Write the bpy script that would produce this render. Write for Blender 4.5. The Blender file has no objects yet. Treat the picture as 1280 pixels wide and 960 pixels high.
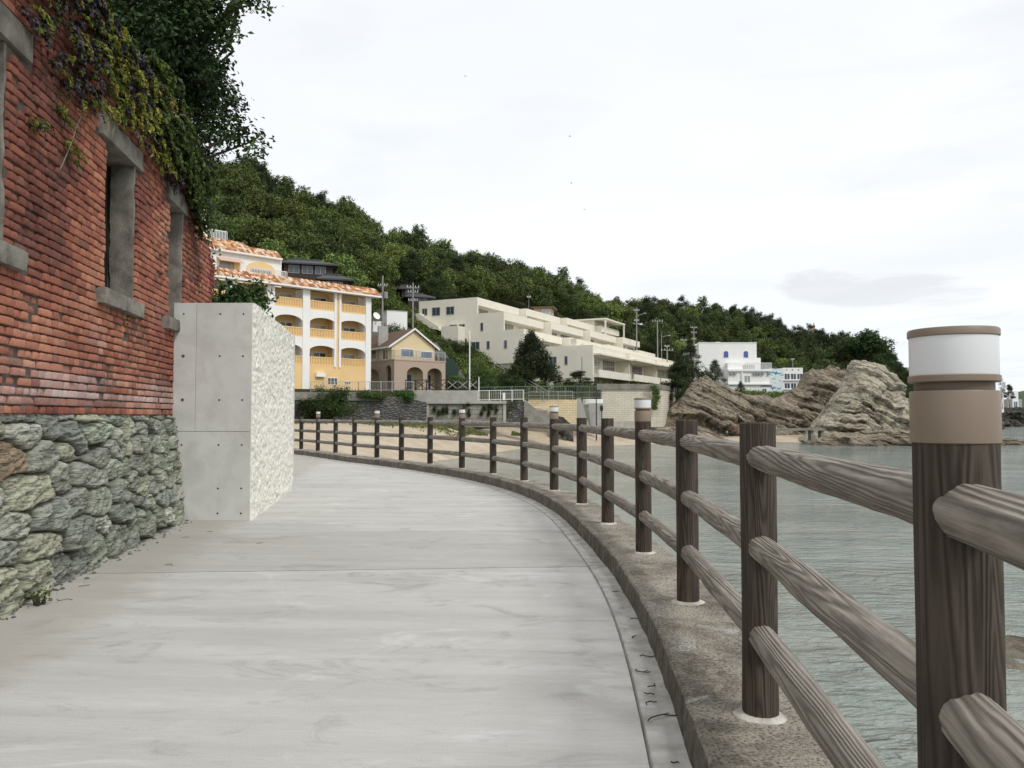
import bpy, math, random
import numpy as np
from mathutils import Vector, Matrix
D = bpy.data
SC = bpy.context.scene
COL = SC.collection
RNG = np.random.default_rng(7)
random.seed(7)
R = math.radians
TH = math.atan(0.04); FPX = 1000.0; EYE = 1.30; WATER = -2.2

def P(u, v, Y):
    """world point seen at photo pixel (u, v) at forward distance Y (used to read measurements off the photograph)"""
    a = (u-640)/FPX; b = (480-v)/FPX
    y = math.cos(TH)-b*math.sin(TH); z = math.sin(TH)+b*math.cos(TH)
    return Vector((a/y*Y, Y, EYE+z/y*Y))

# ------------------------------------------------------------------ noise
def _hash(ix, iy, iz):
    h = (ix.astype(np.int64)*374761393 + iy.astype(np.int64)*668265263 + iz.astype(np.int64)*2147483647) & 0xFFFFFFFF
    h = ((h ^ (h >> 13))*1274126177) & 0xFFFFFFFF
    h = ((h ^ (h >> 16))*2246822519) & 0xFFFFFFFF
    return ((h ^ (h >> 15)) & 0xFFFFFF)/float(0xFFFFFF)
def vnoise(x, y, z):
    x, y, z = np.broadcast_arrays(np.asarray(x, float), np.asarray(y, float), np.asarray(z, float))
    fx, fy, fz = np.floor(x), np.floor(y), np.floor(z)
    tx, ty, tz = x-fx, y-fy, z-fz
    tx = tx*tx*(3-2*tx); ty = ty*ty*(3-2*ty); tz = tz*tz*(3-2*tz)
    r = 0
    for i in (0, 1):
        for j in (0, 1):
            for k in (0, 1):
                w = (tx if i else 1-tx)*(ty if j else 1-ty)*(tz if k else 1-tz)
                r = r+w*_hash(fx+i, fy+j, fz+k)
    return r*2-1
def fbm(x, y, z, o=4, g=.5):
    r = 0; a = 1; s = 0
    for k in range(o):
        r = r+a*vnoise(x*2**k+k*17.3, y*2**k-k*9.1, z*2**k+k*4.7); s += a; a *= g
    return r/s

# ------------------------------------------------------------------ objects
def link(o, parent=None):
    COL.objects.link(o)
    if parent is not None: o.parent = parent
    return o
def tag(o, label=None, cat=None, group=None, kind=None):
    if label: o['label'] = label
    if cat: o['category'] = cat
    if group: o['group'] = group
    if kind: o['kind'] = kind
    return o
def empty(name, loc, rz=0.0, label=None, cat=None, group=None):
    o = D.objects.new(name, None); COL.objects.link(o); o.empty_display_size = .2
    o.location = loc; o.rotation_euler = (0, 0, rz)
    return tag(o, label, cat, group)
def npmesh(name, V, F, m, parent=None, col=None, smooth=False, loc=None):
    """V (n,3); F (k,4) or (k,3); col (n,3)"""
    V = np.asarray(V, np.float32); F = np.asarray(F, np.int32)
    me = D.meshes.new(name); k = F.shape[1]
    me.vertices.add(len(V)); me.vertices.foreach_set('co', V.ravel())
    me.loops.add(F.size); me.loops.foreach_set('vertex_index', F.ravel())
    me.polygons.add(len(F)); me.polygons.foreach_set('loop_start', np.arange(0, F.size, k, dtype=np.int32))
    me.update(calc_edges=True)
    if smooth: me.polygons.foreach_set('use_smooth', np.ones(len(F), bool))
    if col is not None:
        c = np.ones((len(V), 4), np.float32); c[:, :3] = col
        a = me.color_attributes.new('col', 'FLOAT_COLOR', 'POINT'); a.data.foreach_set('color', c.ravel())
    me.materials.append(m); me.validate()
    o = D.objects.new(name, me); link(o, parent)
    if loc is not None: o.location = loc
    return o
def gridF(n, m):
    """quads for a grid with n rows and m columns (index r*m+c)"""
    r, c = np.meshgrid(np.arange(n-1), np.arange(m-1), indexing='ij')
    a = (r*m+c).ravel()
    return np.stack([a, a+1, a+m+1, a+m], 1)
class MB:
    def __init__(s): s.v = []; s.f = []
    def box(s, x0, x1, y0, y1, z0, z1, T=None):
        n = len(s.v)
        c = [Vector((x, y, z)) for z in (z0, z1) for y in (y0, y1) for x in (x0, x1)]
        if T is not None: c = [T @ p for p in c]
        s.v += c
        for q in ((0, 2, 3, 1), (4, 5, 7, 6), (0, 1, 5, 4), (2, 6, 7, 3), (0, 4, 6, 2), (1, 3, 7, 5)): s.f.append([n+i for i in q])
        return s
    def prism(s, poly, a, axis, lo, hi):
        """poly of (p,q) pairs extruded along axis 'x','y','z' from lo to hi"""
        n = len(s.v); k = len(poly)
        for t in (lo, hi):
            for p, q in poly:
                s.v.append(Vector({'x': (t, p, q), 'y': (p, t, q), 'z': (p, q, t)}[axis]))
        s.f.append([n+i for i in range(k)][::-1]); s.f.append([n+k+i for i in range(k)])
        for i in range(k):
            j = (i+1) % k; s.f.append([n+i, n+j, n+k+j, n+k+i])
        return s
    def cyl(s, p0, p1, r0, r1=None, seg=10, caps=True):
        r1 = r0 if r1 is None else r1
        p0 = Vector(p0); p1 = Vector(p1); d = (p1-p0).normalized()
        a = d.orthogonal().normalized(); b = d.cross(a); n = len(s.v)
        for p, r in ((p0, r0), (p1, r1)):
            for i in range(seg):
                t = 2*math.pi*i/seg; s.v.append(p+(a*math.cos(t)+b*math.sin(t))*r)
        for i in range(seg):
            j = (i+1) % seg; s.f.append([n+i, n+j, n+seg+j, n+seg+i])
        if caps:
            s.f.append([n+i for i in range(seg)][::-1]); s.f.append([n+seg+i for i in range(seg)])
        return s
    def lathe(s, prof, seg=40, c=(0, 0, 0)):
        n = len(s.v); c = Vector(c)
        for r, z in prof:
            for i in range(seg):
                t = 2*math.pi*i/seg; s.v.append(c+Vector((r*math.cos(t), r*math.sin(t), z)))
        for k in range(len(prof)-1):
            for i in range(seg):
                j = (i+1) % seg; a = n+k*seg; s.f.append([a+i, a+j, a+seg+j, a+seg+i])
        s.f.append([n+i for i in range(seg)][::-1]); a = n+(len(prof)-1)*seg; s.f.append([a+i for i in range(seg)])
        return s
    def path(s, pts, r, seg=6):
        for i in range(len(pts)-1):
            s.cyl(pts[i], pts[i+1], r if not isinstance(r, list) else r[i], r if not isinstance(r, list) else r[i+1], seg)
        return s
    def quad(s, a, b, c, d):
        n = len(s.v); s.v += [Vector(a), Vector(b), Vector(c), Vector(d)]; s.f.append([n, n+1, n+2, n+3]); return s
    def build(s, name, m, parent=None, smooth=False, bevel=0, loc=None):
        me = D.meshes.new(name); me.from_pydata([tuple(v) for v in s.v], [], s.f); me.validate()
        if smooth: me.polygons.foreach_set('use_smooth', np.ones(len(me.polygons), bool))
        me.materials.append(m)
        o = D.objects.new(name, me); link(o, parent)
        if loc is not None: o.location = loc
        if bevel:
            b = o.modifiers.new('bevel', 'BEVEL'); b.width = bevel; b.segments = 2; b.limit_method = 'ANGLE'
        return o
def smooth_by_angle(o, ang=40):
    me = o.data
    me.polygons.foreach_set('use_smooth', np.ones(len(me.polygons), bool))
    try: me.set_sharp_from_angle(angle=R(ang))
    except Exception: pass
    return o

# ------------------------------------------------------------------ materials
class NT:
    def __init__(s, name):
        s.m = D.materials.new(name); s.m.use_nodes = True; s.t = s.m.node_tree; s.t.nodes.clear()
        s.out = s.t.nodes.new('ShaderNodeOutputMaterial')
    def n(s, ty, ins=None, **props):
        nd = s.t.nodes.new('ShaderNode'+ty)
        for k, v in props.items(): setattr(nd, k, v)
        for k, v in (ins or {}).items(): s.set(nd, k, v)
        return nd
    def set(s, nd, k, v):
        i = nd.inputs[k]
        if isinstance(v, bpy.types.NodeSocket): s.t.links.new(v, i)
        elif isinstance(v, bpy.types.Node): s.t.links.new(v.outputs[0], i)
        else:
            if i.type == 'RGBA' and len(v) == 3: v = (*v, 1)
            i.default_value = v
    def pos(s, world=False, scale=(1, 1, 1), rnd=False, rot=(0, 0, 0)):
        if world: c = s.n('NewGeometry').outputs['Position']
        else: c = s.n('TexCoord').outputs['Object']
        if rnd:
            r = s.n('ObjectInfo').outputs['Random']
            r2 = s.n('VectorMath', {0: (13.1, 27.7, 41.3), 'Scale': r}, operation='SCALE')
            c = s.n('VectorMath', {0: c, 1: r2.outputs[0]}, operation='ADD').outputs[0]
        return s.n('Mapping', {'Vector': c, 'Scale': scale, 'Rotation': rot}).outputs[0]
    def noise(s, c, scale, detail=5, rough=.55, dist=0):
        return s.n('TexNoise', {'Vector': c, 'Scale': scale, 'Detail': detail, 'Roughness': rough, 'Distortion': dist}).outputs[0]
    def ramp(s, f, stops, interp='LINEAR'):
        nd = s.n('ValToRGB', {'Fac': f}); cr = nd.color_ramp; cr.interpolation = interp
        while len(cr.elements) < len(stops): cr.elements.new(.5)
        for e, (p, c) in zip(cr.elements, stops):
            e.position = p; e.color = (c, c, c, 1) if isinstance(c, (int, float)) else (*c, 1)
        return nd.outputs[0]
    def mix(s, f, a, b, mode='MIX'):
        nd = s.n('Mix', data_type='RGBA', blend_type=mode)
        for k, v in ((0, f), (6, a), (7, b)):
            i = nd.inputs[k]
            if isinstance(v, bpy.types.NodeSocket): s.t.links.new(v, i)
            else: i.default_value = (*v, 1) if isinstance(v, (tuple, list)) and len(v) == 3 else v
        return nd.outputs[2]
    def math(s, op, a, b=0., c=None, clamp=False):
        nd = s.n('Math', operation=op, use_clamp=clamp)
        for k, v in ((0, a), (1, b)) + (((2, c),) if c is not None else ()):
            if isinstance(v, bpy.types.NodeSocket): s.t.links.new(v, nd.inputs[k])
            else: nd.inputs[k].default_value = v
        return nd.outputs[0]
    def bump(s, h, strength=.5, dist=.01, normal=None):
        i = {'Height': h, 'Strength': strength, 'Distance': dist}
        if normal is not None: i['Normal'] = normal
        return s.n('Bump', i).outputs[0]
    def finish(s, color, rough=.8, normal=None, spec=.3, **extra):
        b = s.n('BsdfPrincipled', {'Base Color': color, 'Roughness': rough, 'Specular IOR Level': spec})
        if normal is not None: s.set(b, 'Normal', normal)
        for k, v in extra.items(): s.set(b, k, v)
        s.t.links.new(b.outputs[0], s.out.inputs[0]); return s.m
def attr(nt): return nt.n('Attribute', attribute_name='col').outputs['Color']
def plain(name, c1, c2=None, scale=3, rough=.8, bs=30, bst=.3, bd=.005, world=False, useattr=False, stretch=(1, 1, 1), dirt=None, dscale=1.2, damt=.5, spec=.3):
    t = NT(name); p = t.pos(world, stretch)
    c2 = c2 or tuple(x*.8 for x in c1)
    f = t.ramp(t.noise(p, scale, 7, .6), [(.35, 0.), (.65, 1.)])
    c = t.mix(f, c1, c2)
    if dirt:
        g = t.ramp(t.noise(p, dscale, 6, .62, .4), [(.45, 0.), (.7, damt)]); c = t.mix(g, c, dirt)
    if useattr: c = t.mix(1., c, attr(t), 'MULTIPLY')
    return t.finish(c, rough, t.bump(t.noise(p, bs, 4), bst, bd), spec)

def m_leaf(name, tint=(1, 1, 1), trans=.25, rnd=.25):
    t = NT(name); c = t.mix(1., attr(t), tint, 'MULTIPLY')
    r = t.n('ObjectInfo').outputs['Random']
    v = t.math('MULTIPLY_ADD', r, rnd*2, 1-rnd)
    hs = t.n('HueSaturation', {'Color': c, 'Value': v, 'Hue': t.math('MULTIPLY_ADD', r, .03, .485), 'Saturation': 1.})
    b = t.n('BsdfPrincipled', {'Base Color': hs.outputs[0], 'Roughness': .55, 'Specular IOR Level': .25})
    tr = t.n('BsdfTranslucent', {'Color': hs.outputs[0]})
    mx = t.n('MixShader', {0: trans, 1: b.outputs[0], 2: tr.outputs[0]})
    t.t.links.new(mx.outputs[0], t.out.inputs[0]); return t.m

def m_wood(name, light, mid, dark, gscale, bumpd):
    """weathered timber: contour-like growth rings along local Z, knots included"""
    t = NT(name)
    p = t.pos(False, (1, 1, .05), rnd=True)
    base = t.noise(p, gscale, 1.6, .45, .15)
    fine = t.noise(t.pos(False, (1, 1, .03), rnd=True), 130, 3)
    rings = t.math('SINE', t.math('ADD', t.math('MULTIPLY', base, 125.), t.math('MULTIPLY', t.noise(t.pos(False, (1, 1, .25), rnd=True), 22, 3), 5.)))
    rings = t.math('MULTIPLY_ADD', rings, .5, .5)
    sharp = t.math('POWER', rings, 2.4)
    blotch = t.noise(t.pos(False, (1, 1, .5), rnd=True), 7, 4)
    c = t.mix(t.ramp(blotch, [(.35, 0.), (.65, 1.)]), mid, light)
    c = t.mix(t.math('MULTIPLY', sharp, .58), c, dark)
    c = t.mix(t.ramp(fine, [(.5, 0.), (.75, .45)]), c, dark)
    h = t.math('ADD', t.math('MULTIPLY', rings, -1.), t.math('MULTIPLY', fine, .8))
    n = t.bump(h, .85, bumpd)
    n = t.bump(t.noise(t.pos(False, rnd=True), 220, 2), .25, .001, n)
    return t.finish(c, .78, n, .25)

M = {}
M['post'] = m_wood('dark weathered wood', (.095, .074, .058), (.066, .051, .041), (.012, .009, .008), 12, .0038)
M['rail'] = m_wood('grey weathered wood', (.35, .315, .272), (.26, .23, .195), (.062, .050, .040), 8, .0042)
M['sleeve'] = plain('brown lamp plastic', (.235, .182, .138), (.225, .173, .13), 2, .45, 200, .08, .0005)
M['sleeve_dark'] = plain('brown lamp neck', (.155, .118, .088), None, 2, .5)
def _diff():
    t = NT('frosted lamp plastic')
    return t.finish((.74, .74, .75), .35, None, .4, **{'Subsurface Weight': .3, 'Subsurface Radius': (.05, .05, .05)})
M['diffuser'] = _diff()
M['mortar'] = plain('white mortar', (.64, .62, .57), (.40, .37, .32), 9, .9, 60, .9, .008, dirt=(.22, .19, .15), dscale=6, damt=.7)

def _path():
    t = NT('broomed concrete'); w = t.n('NewGeometry').outputs['Position']
    p = t.n('Mapping', {'Vector': w, 'Rotation': (0, 0, R(4))}).outputs[0]
    big = t.noise(p, .55, 5, .6)
    st = t.n('Mapping', {'Vector': p, 'Scale': (.35, 3.4, 1)}).outputs[0]
    streak = t.noise(st, 1.1, 6, .62, .3)
    st2 = t.n('Mapping', {'Vector': p, 'Scale': (.9, 22, 1)}).outputs[0]
    broom = t.noise(st2, 2.6, 5, .7)
    c = t.mix(t.ramp(streak, [(.34, 0.), (.66, 1.)]), (.465, .455, .425), (.615, .605, .575))
    c = t.mix(t.ramp(big, [(.35, .55), (.65, 0.)]), c, (.48, .465, .43))
    c = t.mix(t.ramp(broom, [(.42, 0.), (.75, .18)]), c, (.34, .335, .32))
    fineb = t.noise(t.n('Mapping', {'Vector': p, 'Scale': (2.2, 60, 1)}).outputs[0], 3., 5, .75)
    c = t.mix(t.ramp(fineb, [(.48, 0.), (.66, .36)]), c, (.30, .295, .28))
    c = t.mix(t.ramp(t.noise(p, 160, 4, .8), [(.46, 0.), (.66, .45)]), c, (.27, .26, .24)); c = t.mix(t.ramp(t.noise(p, 120, 3, .8), [(.58, 0.), (.72, .5)]), c, (.72, .72, .70))
    pale = t.noise(t.n('Mapping', {'Vector': p, 'Scale': (.9, 1.3, 1)}).outputs[0], 1.6, 7, .68, .8)
    c = t.mix(t.ramp(pale, [(.57, 0.), (.68, .32)]), c, (.74, .74, .72))
    grime = t.noise(t.n('Mapping', {'Vector': p, 'Scale': (1, 1.7, 1), 'Location': (3, 7, 0)}).outputs[0], 1.5, 8, .72, 1.2)
    c = t.mix(t.ramp(grime, [(.54, 0.), (.68, .55)]), c, (.25, .245, .235))
    specks = t.n('TexVoronoi', {'Vector': p, 'Scale': 5.5}).outputs[0]
    rnd = t.noise(p, 4, 2)
    sm = t.math('MULTIPLY', t.ramp(specks, [(.03, 1.), (.06, 0.)]), t.ramp(rnd, [(.55, 0.), (.62, .6)]))
    c = t.mix(sm, c, (.16, .15, .14))
    # brownish dirt blown against the foot of the old wall: distance from the wall line
    sx = t.n('SeparateXYZ', {0: w})
    dw = t.math('ADD', sx.outputs[0], t.math('MULTIPLY_ADD', sx.outputs[1], .155, 2.50))
    dn = t.math('ADD', dw, t.math('MULTIPLY', t.noise(p, 2.2, 6, .65), -.9))
    c = t.mix(t.ramp(dn, [(.0, .6), (.35, 0.)]), c, (.36, .33, .28))
    # construction joints across the path
    jn = t.math('MULTIPLY', t.noise(p, 3., 3), .05)
    for y0, wd, st_, dk in ((6.92, .012, -.075, .8), (10.9, .010, -.05, .45), (15.4, .012, -.05, .4), (3.02, .008, -.04, .12)):
        yy = t.math('ADD', t.math('MULTIPLY_ADD', sx.outputs[0], st_, sx.outputs[1]), jn)
        dd = t.math('ABSOLUTE', t.math('SUBTRACT', yy, y0+.03))
        c = t.mix(t.ramp(t.math('MULTIPLY', dd, 10.), [(wd*7, dk), (wd*14, 0.)]), c, (.16, .145, .13))
    # the slab between the second and third joints was cast a little darker
    yy = t.math('ADD', t.math('MULTIPLY_ADD', sx.outputs[0], -.075, sx.outputs[1]), jn)
    band = t.math('MULTIPLY', t.math('GREATER_THAN', yy, 6.95), t.math('LESS_THAN', yy, 9.2))
    c = t.mix(t.math('MULTIPLY', band, .28), c, (.30, .285, .25))
    h = t.math('ADD', t.math('MULTIPLY', fineb, 1.), t.math('MULTIPLY', t.noise(p, 90, 4, .7), .8))
    return t.finish(c, .85, t.bump(h, .35, .004), .25)
M['path'] = _path()
def _kerb():
    t = NT('lichen stained concrete'); p = t.n('NewGeometry').outputs['Position']
    a = t.noise(p, 2.2, 7, .65, .5); b = t.noise(p, 11, 7, .7, .3); f = t.noise(p, 70, 5, .7)
    c = t.mix(t.ramp(a, [(.38, 0.), (.6, 1.)]), (.24, .212, .172), (.54, .49, .41))
    c = t.mix(t.ramp(b, [(.47, 0.), (.62, .75)]), c, (.52, .46, .37))
    c = t.mix(t.ramp(t.noise(p, 3.1, 6, .6, .8), [(.58, 0.), (.66, .8)]), c, (.66, .64, .60))
    c = t.mix(t.ramp(t.noise(p, 5.0, 6, .7, .8), [(.6, 0.), (.7, .5)]), c, (.33, .21, .11))
    c = t.mix(t.ramp(f, [(.40, .7), (.52, 0.)]), c, (.04, .034, .028))
    # upright faces darkened by their normal: side shading painted into the colour
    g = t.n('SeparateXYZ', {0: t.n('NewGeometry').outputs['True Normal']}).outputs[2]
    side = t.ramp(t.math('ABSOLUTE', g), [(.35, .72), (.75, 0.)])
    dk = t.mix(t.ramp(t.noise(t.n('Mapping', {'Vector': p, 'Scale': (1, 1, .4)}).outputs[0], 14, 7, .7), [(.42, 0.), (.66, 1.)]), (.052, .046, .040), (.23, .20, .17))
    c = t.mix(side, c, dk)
    h = t.math('ADD', t.math('MULTIPLY', b, 1.5), f)
    return t.finish(c, .92, t.bump(h, 1., .02), .2)
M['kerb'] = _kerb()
M['strip'] = plain('cement strip', (.56, .55, .52), (.42, .41, .375), 7, .9, 60, .8, .006, True, dirt=(.24, .22, .18), dscale=6, damt=.75)
def _water():
    t = NT('sea water'); p = t.n('NewGeometry').outputs['Position']
    s = t.n('SeparateXYZ', {0: p})
    far = t.ramp(t.math('MULTIPLY', s.outputs[1], .01), [(.05, 0.), (.75, 1.)])
    c = t.mix(far, (.24, .275, .245), (.13, .165, .145))
    c = t.mix(t.ramp(t.noise(p, .25, 5, .6, .6), [(.45, 0.), (.7, .6)]), c, (.33, .34, .29))
    q = t.n('Mapping', {'Vector': p, 'Scale': (.6, 1.35, 1), 'Rotation': (0, 0, R(8))}).outputs[0]
    w1 = t.noise(q, 3.2, 3, .55, .5); w2 = t.noise(q, 11, 3, .6, .3); w3 = t.noise(q, .7, 2)
    patch = t.ramp(t.noise(t.n('Mapping', {'Vector': p, 'Scale': (.5, 1.2, 1)}).outputs[0], .16, 4, .6), [(.36, .28), (.6, 1.)])
    h = t.math('ADD', t.math('MULTIPLY', w1, 1.), t.math('ADD', t.math('MULTIPLY', w2, .22), t.math('MULTIPLY', w3, 1.2)))
    return t.finish(c, .07, t.bump(t.math('MULTIPLY', h, patch), 1., .36), .5, IOR=1.33)
M['water'] = _water()
M['sand'] = plain('beach sand', (.50, .425, .32), (.41, .34, .25), .35, .95, 8, .6, .05, True, dirt=(.25, .19, .13), dscale=.5, damt=.5)
# ================================================================== NEAR: path, sea wall, fence
FP = [(-.55, -4.1), (-.1, -2.3), (.35, -.55), (.757, 1.37), (.94, 3.07), (1.07, 4.91), (1.09, 6.67), (1.01, 8.48), (.90, 10.35), (.64, 12.2), (.21, 14.0),
      (-.37, 15.7), (-1.08, 17.3), (-1.93, 18.9), (-2.8, 20.3), (-3.64, 21.6), (-4.48, 22.8), (-5.37, 24.4), (-6.27, 25.9), (-7.15, 27.2), (-8.3, 28.7), (-9.5, 30.1), (-10.8, 31.4)]
KH = .17
def catmull(pts, n):
    out = []
    q = [Vector(p) for p in pts]; q = [2*q[0]-q[1]]+q+[2*q[-1]-q[-2]]
    for i in range(1, len(q)-2):
        for k in range(n):
            t = k/n
            out.append(.5*((2*q[i])+(q[i+1]-q[i-1])*t+(2*q[i-1]-5*q[i]+4*q[i+1]-q[i+2])*t*t+(3*q[i]-q[i-1]-3*q[i+1]+q[i+2])*t**3))
    out.append(q[-2]); return out
CL = np.array([tuple(p) for p in catmull(FP, 34)])
CL[:, 0] = np.convolve(np.pad(CL[:, 0], 20, mode='reflect', reflect_type='odd'), np.ones(41)/41, 'valid')
CL[:, 1] = np.convolve(np.pad(CL[:, 1], 20, mode='reflect', reflect_type='odd'), np.ones(41)/41, 'valid')
TG = np.gradient(CL, axis=0); TG /= np.linalg.norm(TG, axis=1)[:, None]
NR = np.stack([TG[:, 1], -TG[:, 0]], 1)       # towards the sea
def sweep(name, prof, m, rough=0, kind=None, seedz=0):
    """prof: list of (offset, z) swept along the kerb line"""
    n = len(CL); k = len(prof)
    off = np.array([p[0] for p in prof]); z = np.array([p[1] for p in prof])
    X = CL[:, None, 0]+NR[:, None, 0]*off; Y = CL[:, None, 1]+NR[:, None, 1]*off; Z = np.broadcast_to(z, X.shape).copy()
    if rough:
        d = fbm(X*7, Y*7, Z*7+seedz, 5, .6)*rough; d2 = fbm(X*2.2+9, Y*2.2, Z*3, 3)*rough*1.1
        edge = np.maximum(0, fbm(X*9+4, Y*9, Z*0, 3)-.1)*rough*2.0
        isedge = np.array([1. if p[2:] == ('e',) else 0. for p in prof])
        X = X+NR[:, None, 0]*(d+d2)*.8; Y = Y+NR[:, None, 1]*(d+d2)*.8; Z = Z+(d*.7+d2)*.8-edge*isedge
    V = np.stack([X, Y, Z], 2).reshape(-1, 3)
    return npmesh(name, V, gridF(n, k), m, smooth=True)
prof = [(-.27, -.05), (-.27, .0), (-.268, .05), (-.265, .09), (-.262, .13), (-.26, .155, 'e'), (-.245, KH, 'e'), (-.225, KH+.002, 'e')]
prof += [(x, KH) for x in np.linspace(-.2, .2, 14)]
prof += [(.22, KH, 'e'), (.235, KH-.015, 'e'), (.24, KH-.05)] + [(.25+.02*i, KH-.1-.2*i) for i in range(13)]
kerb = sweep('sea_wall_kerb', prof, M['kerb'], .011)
tag(kerb, 'low lichen-stained concrete kerb wall curving under the wooden fence', 'kerb wall')
strip = sweep('gutter_strip', [(-.423, -.04), (-.413, -.04), (-.411, .002), (-.405, .006), (-.36, .007), (-.32, .009), (-.28, .013), (-.24, .016)], M['strip'], .0015)
tag(strip, kind='structure')
inner = [(CL[i, 0]-NR[i, 0]*.424, CL[i, 1]-NR[i, 1]*.424) for i in range(0, len(CL), 6)]
b = MB(); poly = inner+[(-16, 36), (-16, -5)]
b.v = [Vector((x, y, 0)) for x, y in poly]+[Vector((x, y, -.25)) for x, y in poly]
k = len(poly); b.f = [list(range(k))]+[[i, i+k, (i+1) % k+k, (i+1) % k] for i in range(k)]
tag(b.build('path', M['path']), kind='structure')

def log_mesh(name, L, r, seg, rows, amp, seed, m, crown=True):
    zz = np.linspace(0, L, rows); th = np.linspace(0, 2*np.pi, seg, endpoint=False)
    Z, T = np.meshgrid(zz, th, indexing='ij')
    rr = r+amp*(fbm(np.cos(T)*2.2+seed, np.sin(T)*2.2, Z*3.5+seed, 3))+amp*.8*fbm(np.cos(T)*6+seed, np.sin(T)*6, Z*1.4, 2)
    V = np.stack([np.cos(T)*rr, np.sin(T)*rr, Z], 2).reshape(-1, 3)
    F = []
    for i in range(rows-1):
        a = i*seg+np.arange(seg); b_ = i*seg+(np.arange(seg)+1) % seg
        F.append(np.stack([a, b_, b_+seg, a+seg], 1))
    F = np.concatenate(F)
    # top: bevel ring, inner ring, centre fan as quads
    base = (rows-1)*seg
    ring = V[base:].copy(); ring[:, :2] *= .93; ring[:, 2] += .006
    ring2 = ring.copy(); ring2[:, :2] *= .45; ring2[:, 2] += .001
    n0 = len(V); V = np.concatenate([V, ring, ring2]); a = np.arange(seg); b_ = (a+1) % seg
    F = np.concatenate([F, np.stack([base+a, base+b_, n0+b_, n0+a], 1), np.stack([n0+a, n0+b_, n0+seg+b_, n0+seg+a], 1)])
    h = seg//2; c = np.arange(h-1)
    F = np.concatenate([F, np.stack([n0+seg+c, n0+seg+c+1, n0+seg+(seg-2-c), n0+seg+(seg-1-c)], 1)[:h-1]])
    return V, F
fence = empty('wooden_rail_fence', (.94, 3.07, KH), 0, 'brown three-rail log fence along the sea side of the path, with lamp caps', 'fence')
inv = Vector((-.94, -3.07, -KH))
pv = [log_mesh('post', 1.1, .0665, 48, 30, .0022, sd, None) for sd in (3, 11, 23)]
pm = []
for V, F in pv:
    o = npmesh('post', V, F, M['post'], fence, smooth=True); smooth_by_angle(o, 35); pm.append(o)
collar_prof = [(.098, .0), (.094, .006), (.084, .013), (.072, .017), (.060, .018)]
def collar_mesh(sd):
    seg = 32; V = []
    for r, z in collar_prof:
        for i in range(seg):
            t = 2*math.pi*i/seg; n = float(fbm(math.cos(t)*1.4+sd, math.sin(t)*1.4, sd*1., 3))
            rr = r*(1+n*.28*(r-.06)/.038); V.append((rr*math.cos(t), rr*math.sin(t), z-.004))
    F = []
    for k_ in range(len(collar_prof)-1):
        for i in range(seg):
            j = (i+1) % seg; F.append((k_*seg+i, k_*seg+j, (k_+1)*seg+j, (k_+1)*seg+i))
    return np.array(V), np.array(F)
cms = [collar_mesh(s) for s in (1, 2, 3)]
nposts = len(FP)
for i, (x, y) in enumerate(FP):
    if i < 3 and i != 2: pass
    o = pm[i % 3] if i < 3 else pm[i % 3].copy()
    if i >= 3: link(o, fence)
    o.location = Vector((x, y, KH))+inv; o.rotation_euler = (0, 0, (i*2.4) % 6.28)
    V, F = cms[i % 3]; c = npmesh('mortar_collar', V, F, M['mortar'], o, smooth=True)
    if i % 3 == 0:          # every third post carries a lamp
        for nm, pr, mt in (('lamp_sleeve', [(.0672, 1.084), (.0690, 1.0855), (.0692, 1.09), (.0692, 1.170), (.068, 1.1725)], 'sleeve'), ('lamp_neck', [(.0615, 1.171), (.0615, 1.1885)], 'sleeve_dark'),
                           ('lamp_flange', [(.069, 1.187), (.0708, 1.1885), (.0708, 1.1975), (.069, 1.199)], 'sleeve'), ('lamp_diffuser', [(.0675, 1.198), (.0684, 1.201), (.0684, 1.265)], 'diffuser'),
                           ('lamp_cap', [(.0685, 1.264), (.0708, 1.2655), (.0708, 1.2755), (.069, 1.278), (.05, 1.2795)], 'sleeve')):
            if nm == 'lamp_sleeve': pr = pr+[(.02, 1.173)]
            smooth_by_angle(MB().lathe(pr, 64).build(nm, M[mt], o), 40)
for i in range(nposts-1):
    a = Vector((*FP[i], 0)); c = Vector((*FP[i+1], 0)); d = (c-a); L = d.length
    near = i < 9
    for h, r in ((.972, .048), (.635, .048), (.305, .048)):
        V, F = log_mesh('rail', L, r, 40 if near else 20, 90 if near else 24, .0058, i*3.7+h*10, None)
        o = npmesh('rail', V, F, M['rail'], fence, smooth=True)
        q = d.normalized().to_track_quat('Z', 'Y'); o.rotation_mode = 'QUATERNION'
        roll = Matrix.Rotation(random.uniform(0, 6.28), 3, 'Z')
        o.rotation_quaternion = (q.to_matrix() @ roll).to_quaternion()
        o.location = a+Vector((0, 0, KH+h))+inv

# ---- twigs and leaves blown onto the cement strip
M['twig'] = plain('dry twig', (.05, .038, .028), None, 20, .9)
def strip_pt(y, off):
    i = int(np.argmin(abs(CL[:, 1]-y))); return CL[i]+NR[i]*off
tw = [(3.45, -.34, .16), (3.6, -.37, .07), (3.72, -.36, .05), (3.85, -.33, .06), (4.05, -.37, .10), (4.3, -.31, .08), (4.7, -.35, .05), (5.1, -.3, .05), (5.9, -.33, .05), (3.0, -.33, .03)]
for y, off, L in tw:
    c = strip_pt(y, off); a = random.uniform(0, 3.14); pts = []
    for k in range(6):
        a += random.uniform(-.5, .5); pts.append((c[0]+math.cos(a)*L*(k-2.5)/5, c[1]+math.sin(a)*L*(k-2.5)/5, .017+random.uniform(0, .006)))
    o = MB().path(pts, .0028, 5); 
    if L > .09: o.path([pts[2], (pts[2][0]+.03, pts[2][1]+.02, .02)], .002, 5)
    o = o.build('twig', M['twig'])
    tag(o, 'thin dry dark twig lying on the pale cement strip beside the kerb', 'twig', 'dry twigs on the cement strip')
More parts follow.
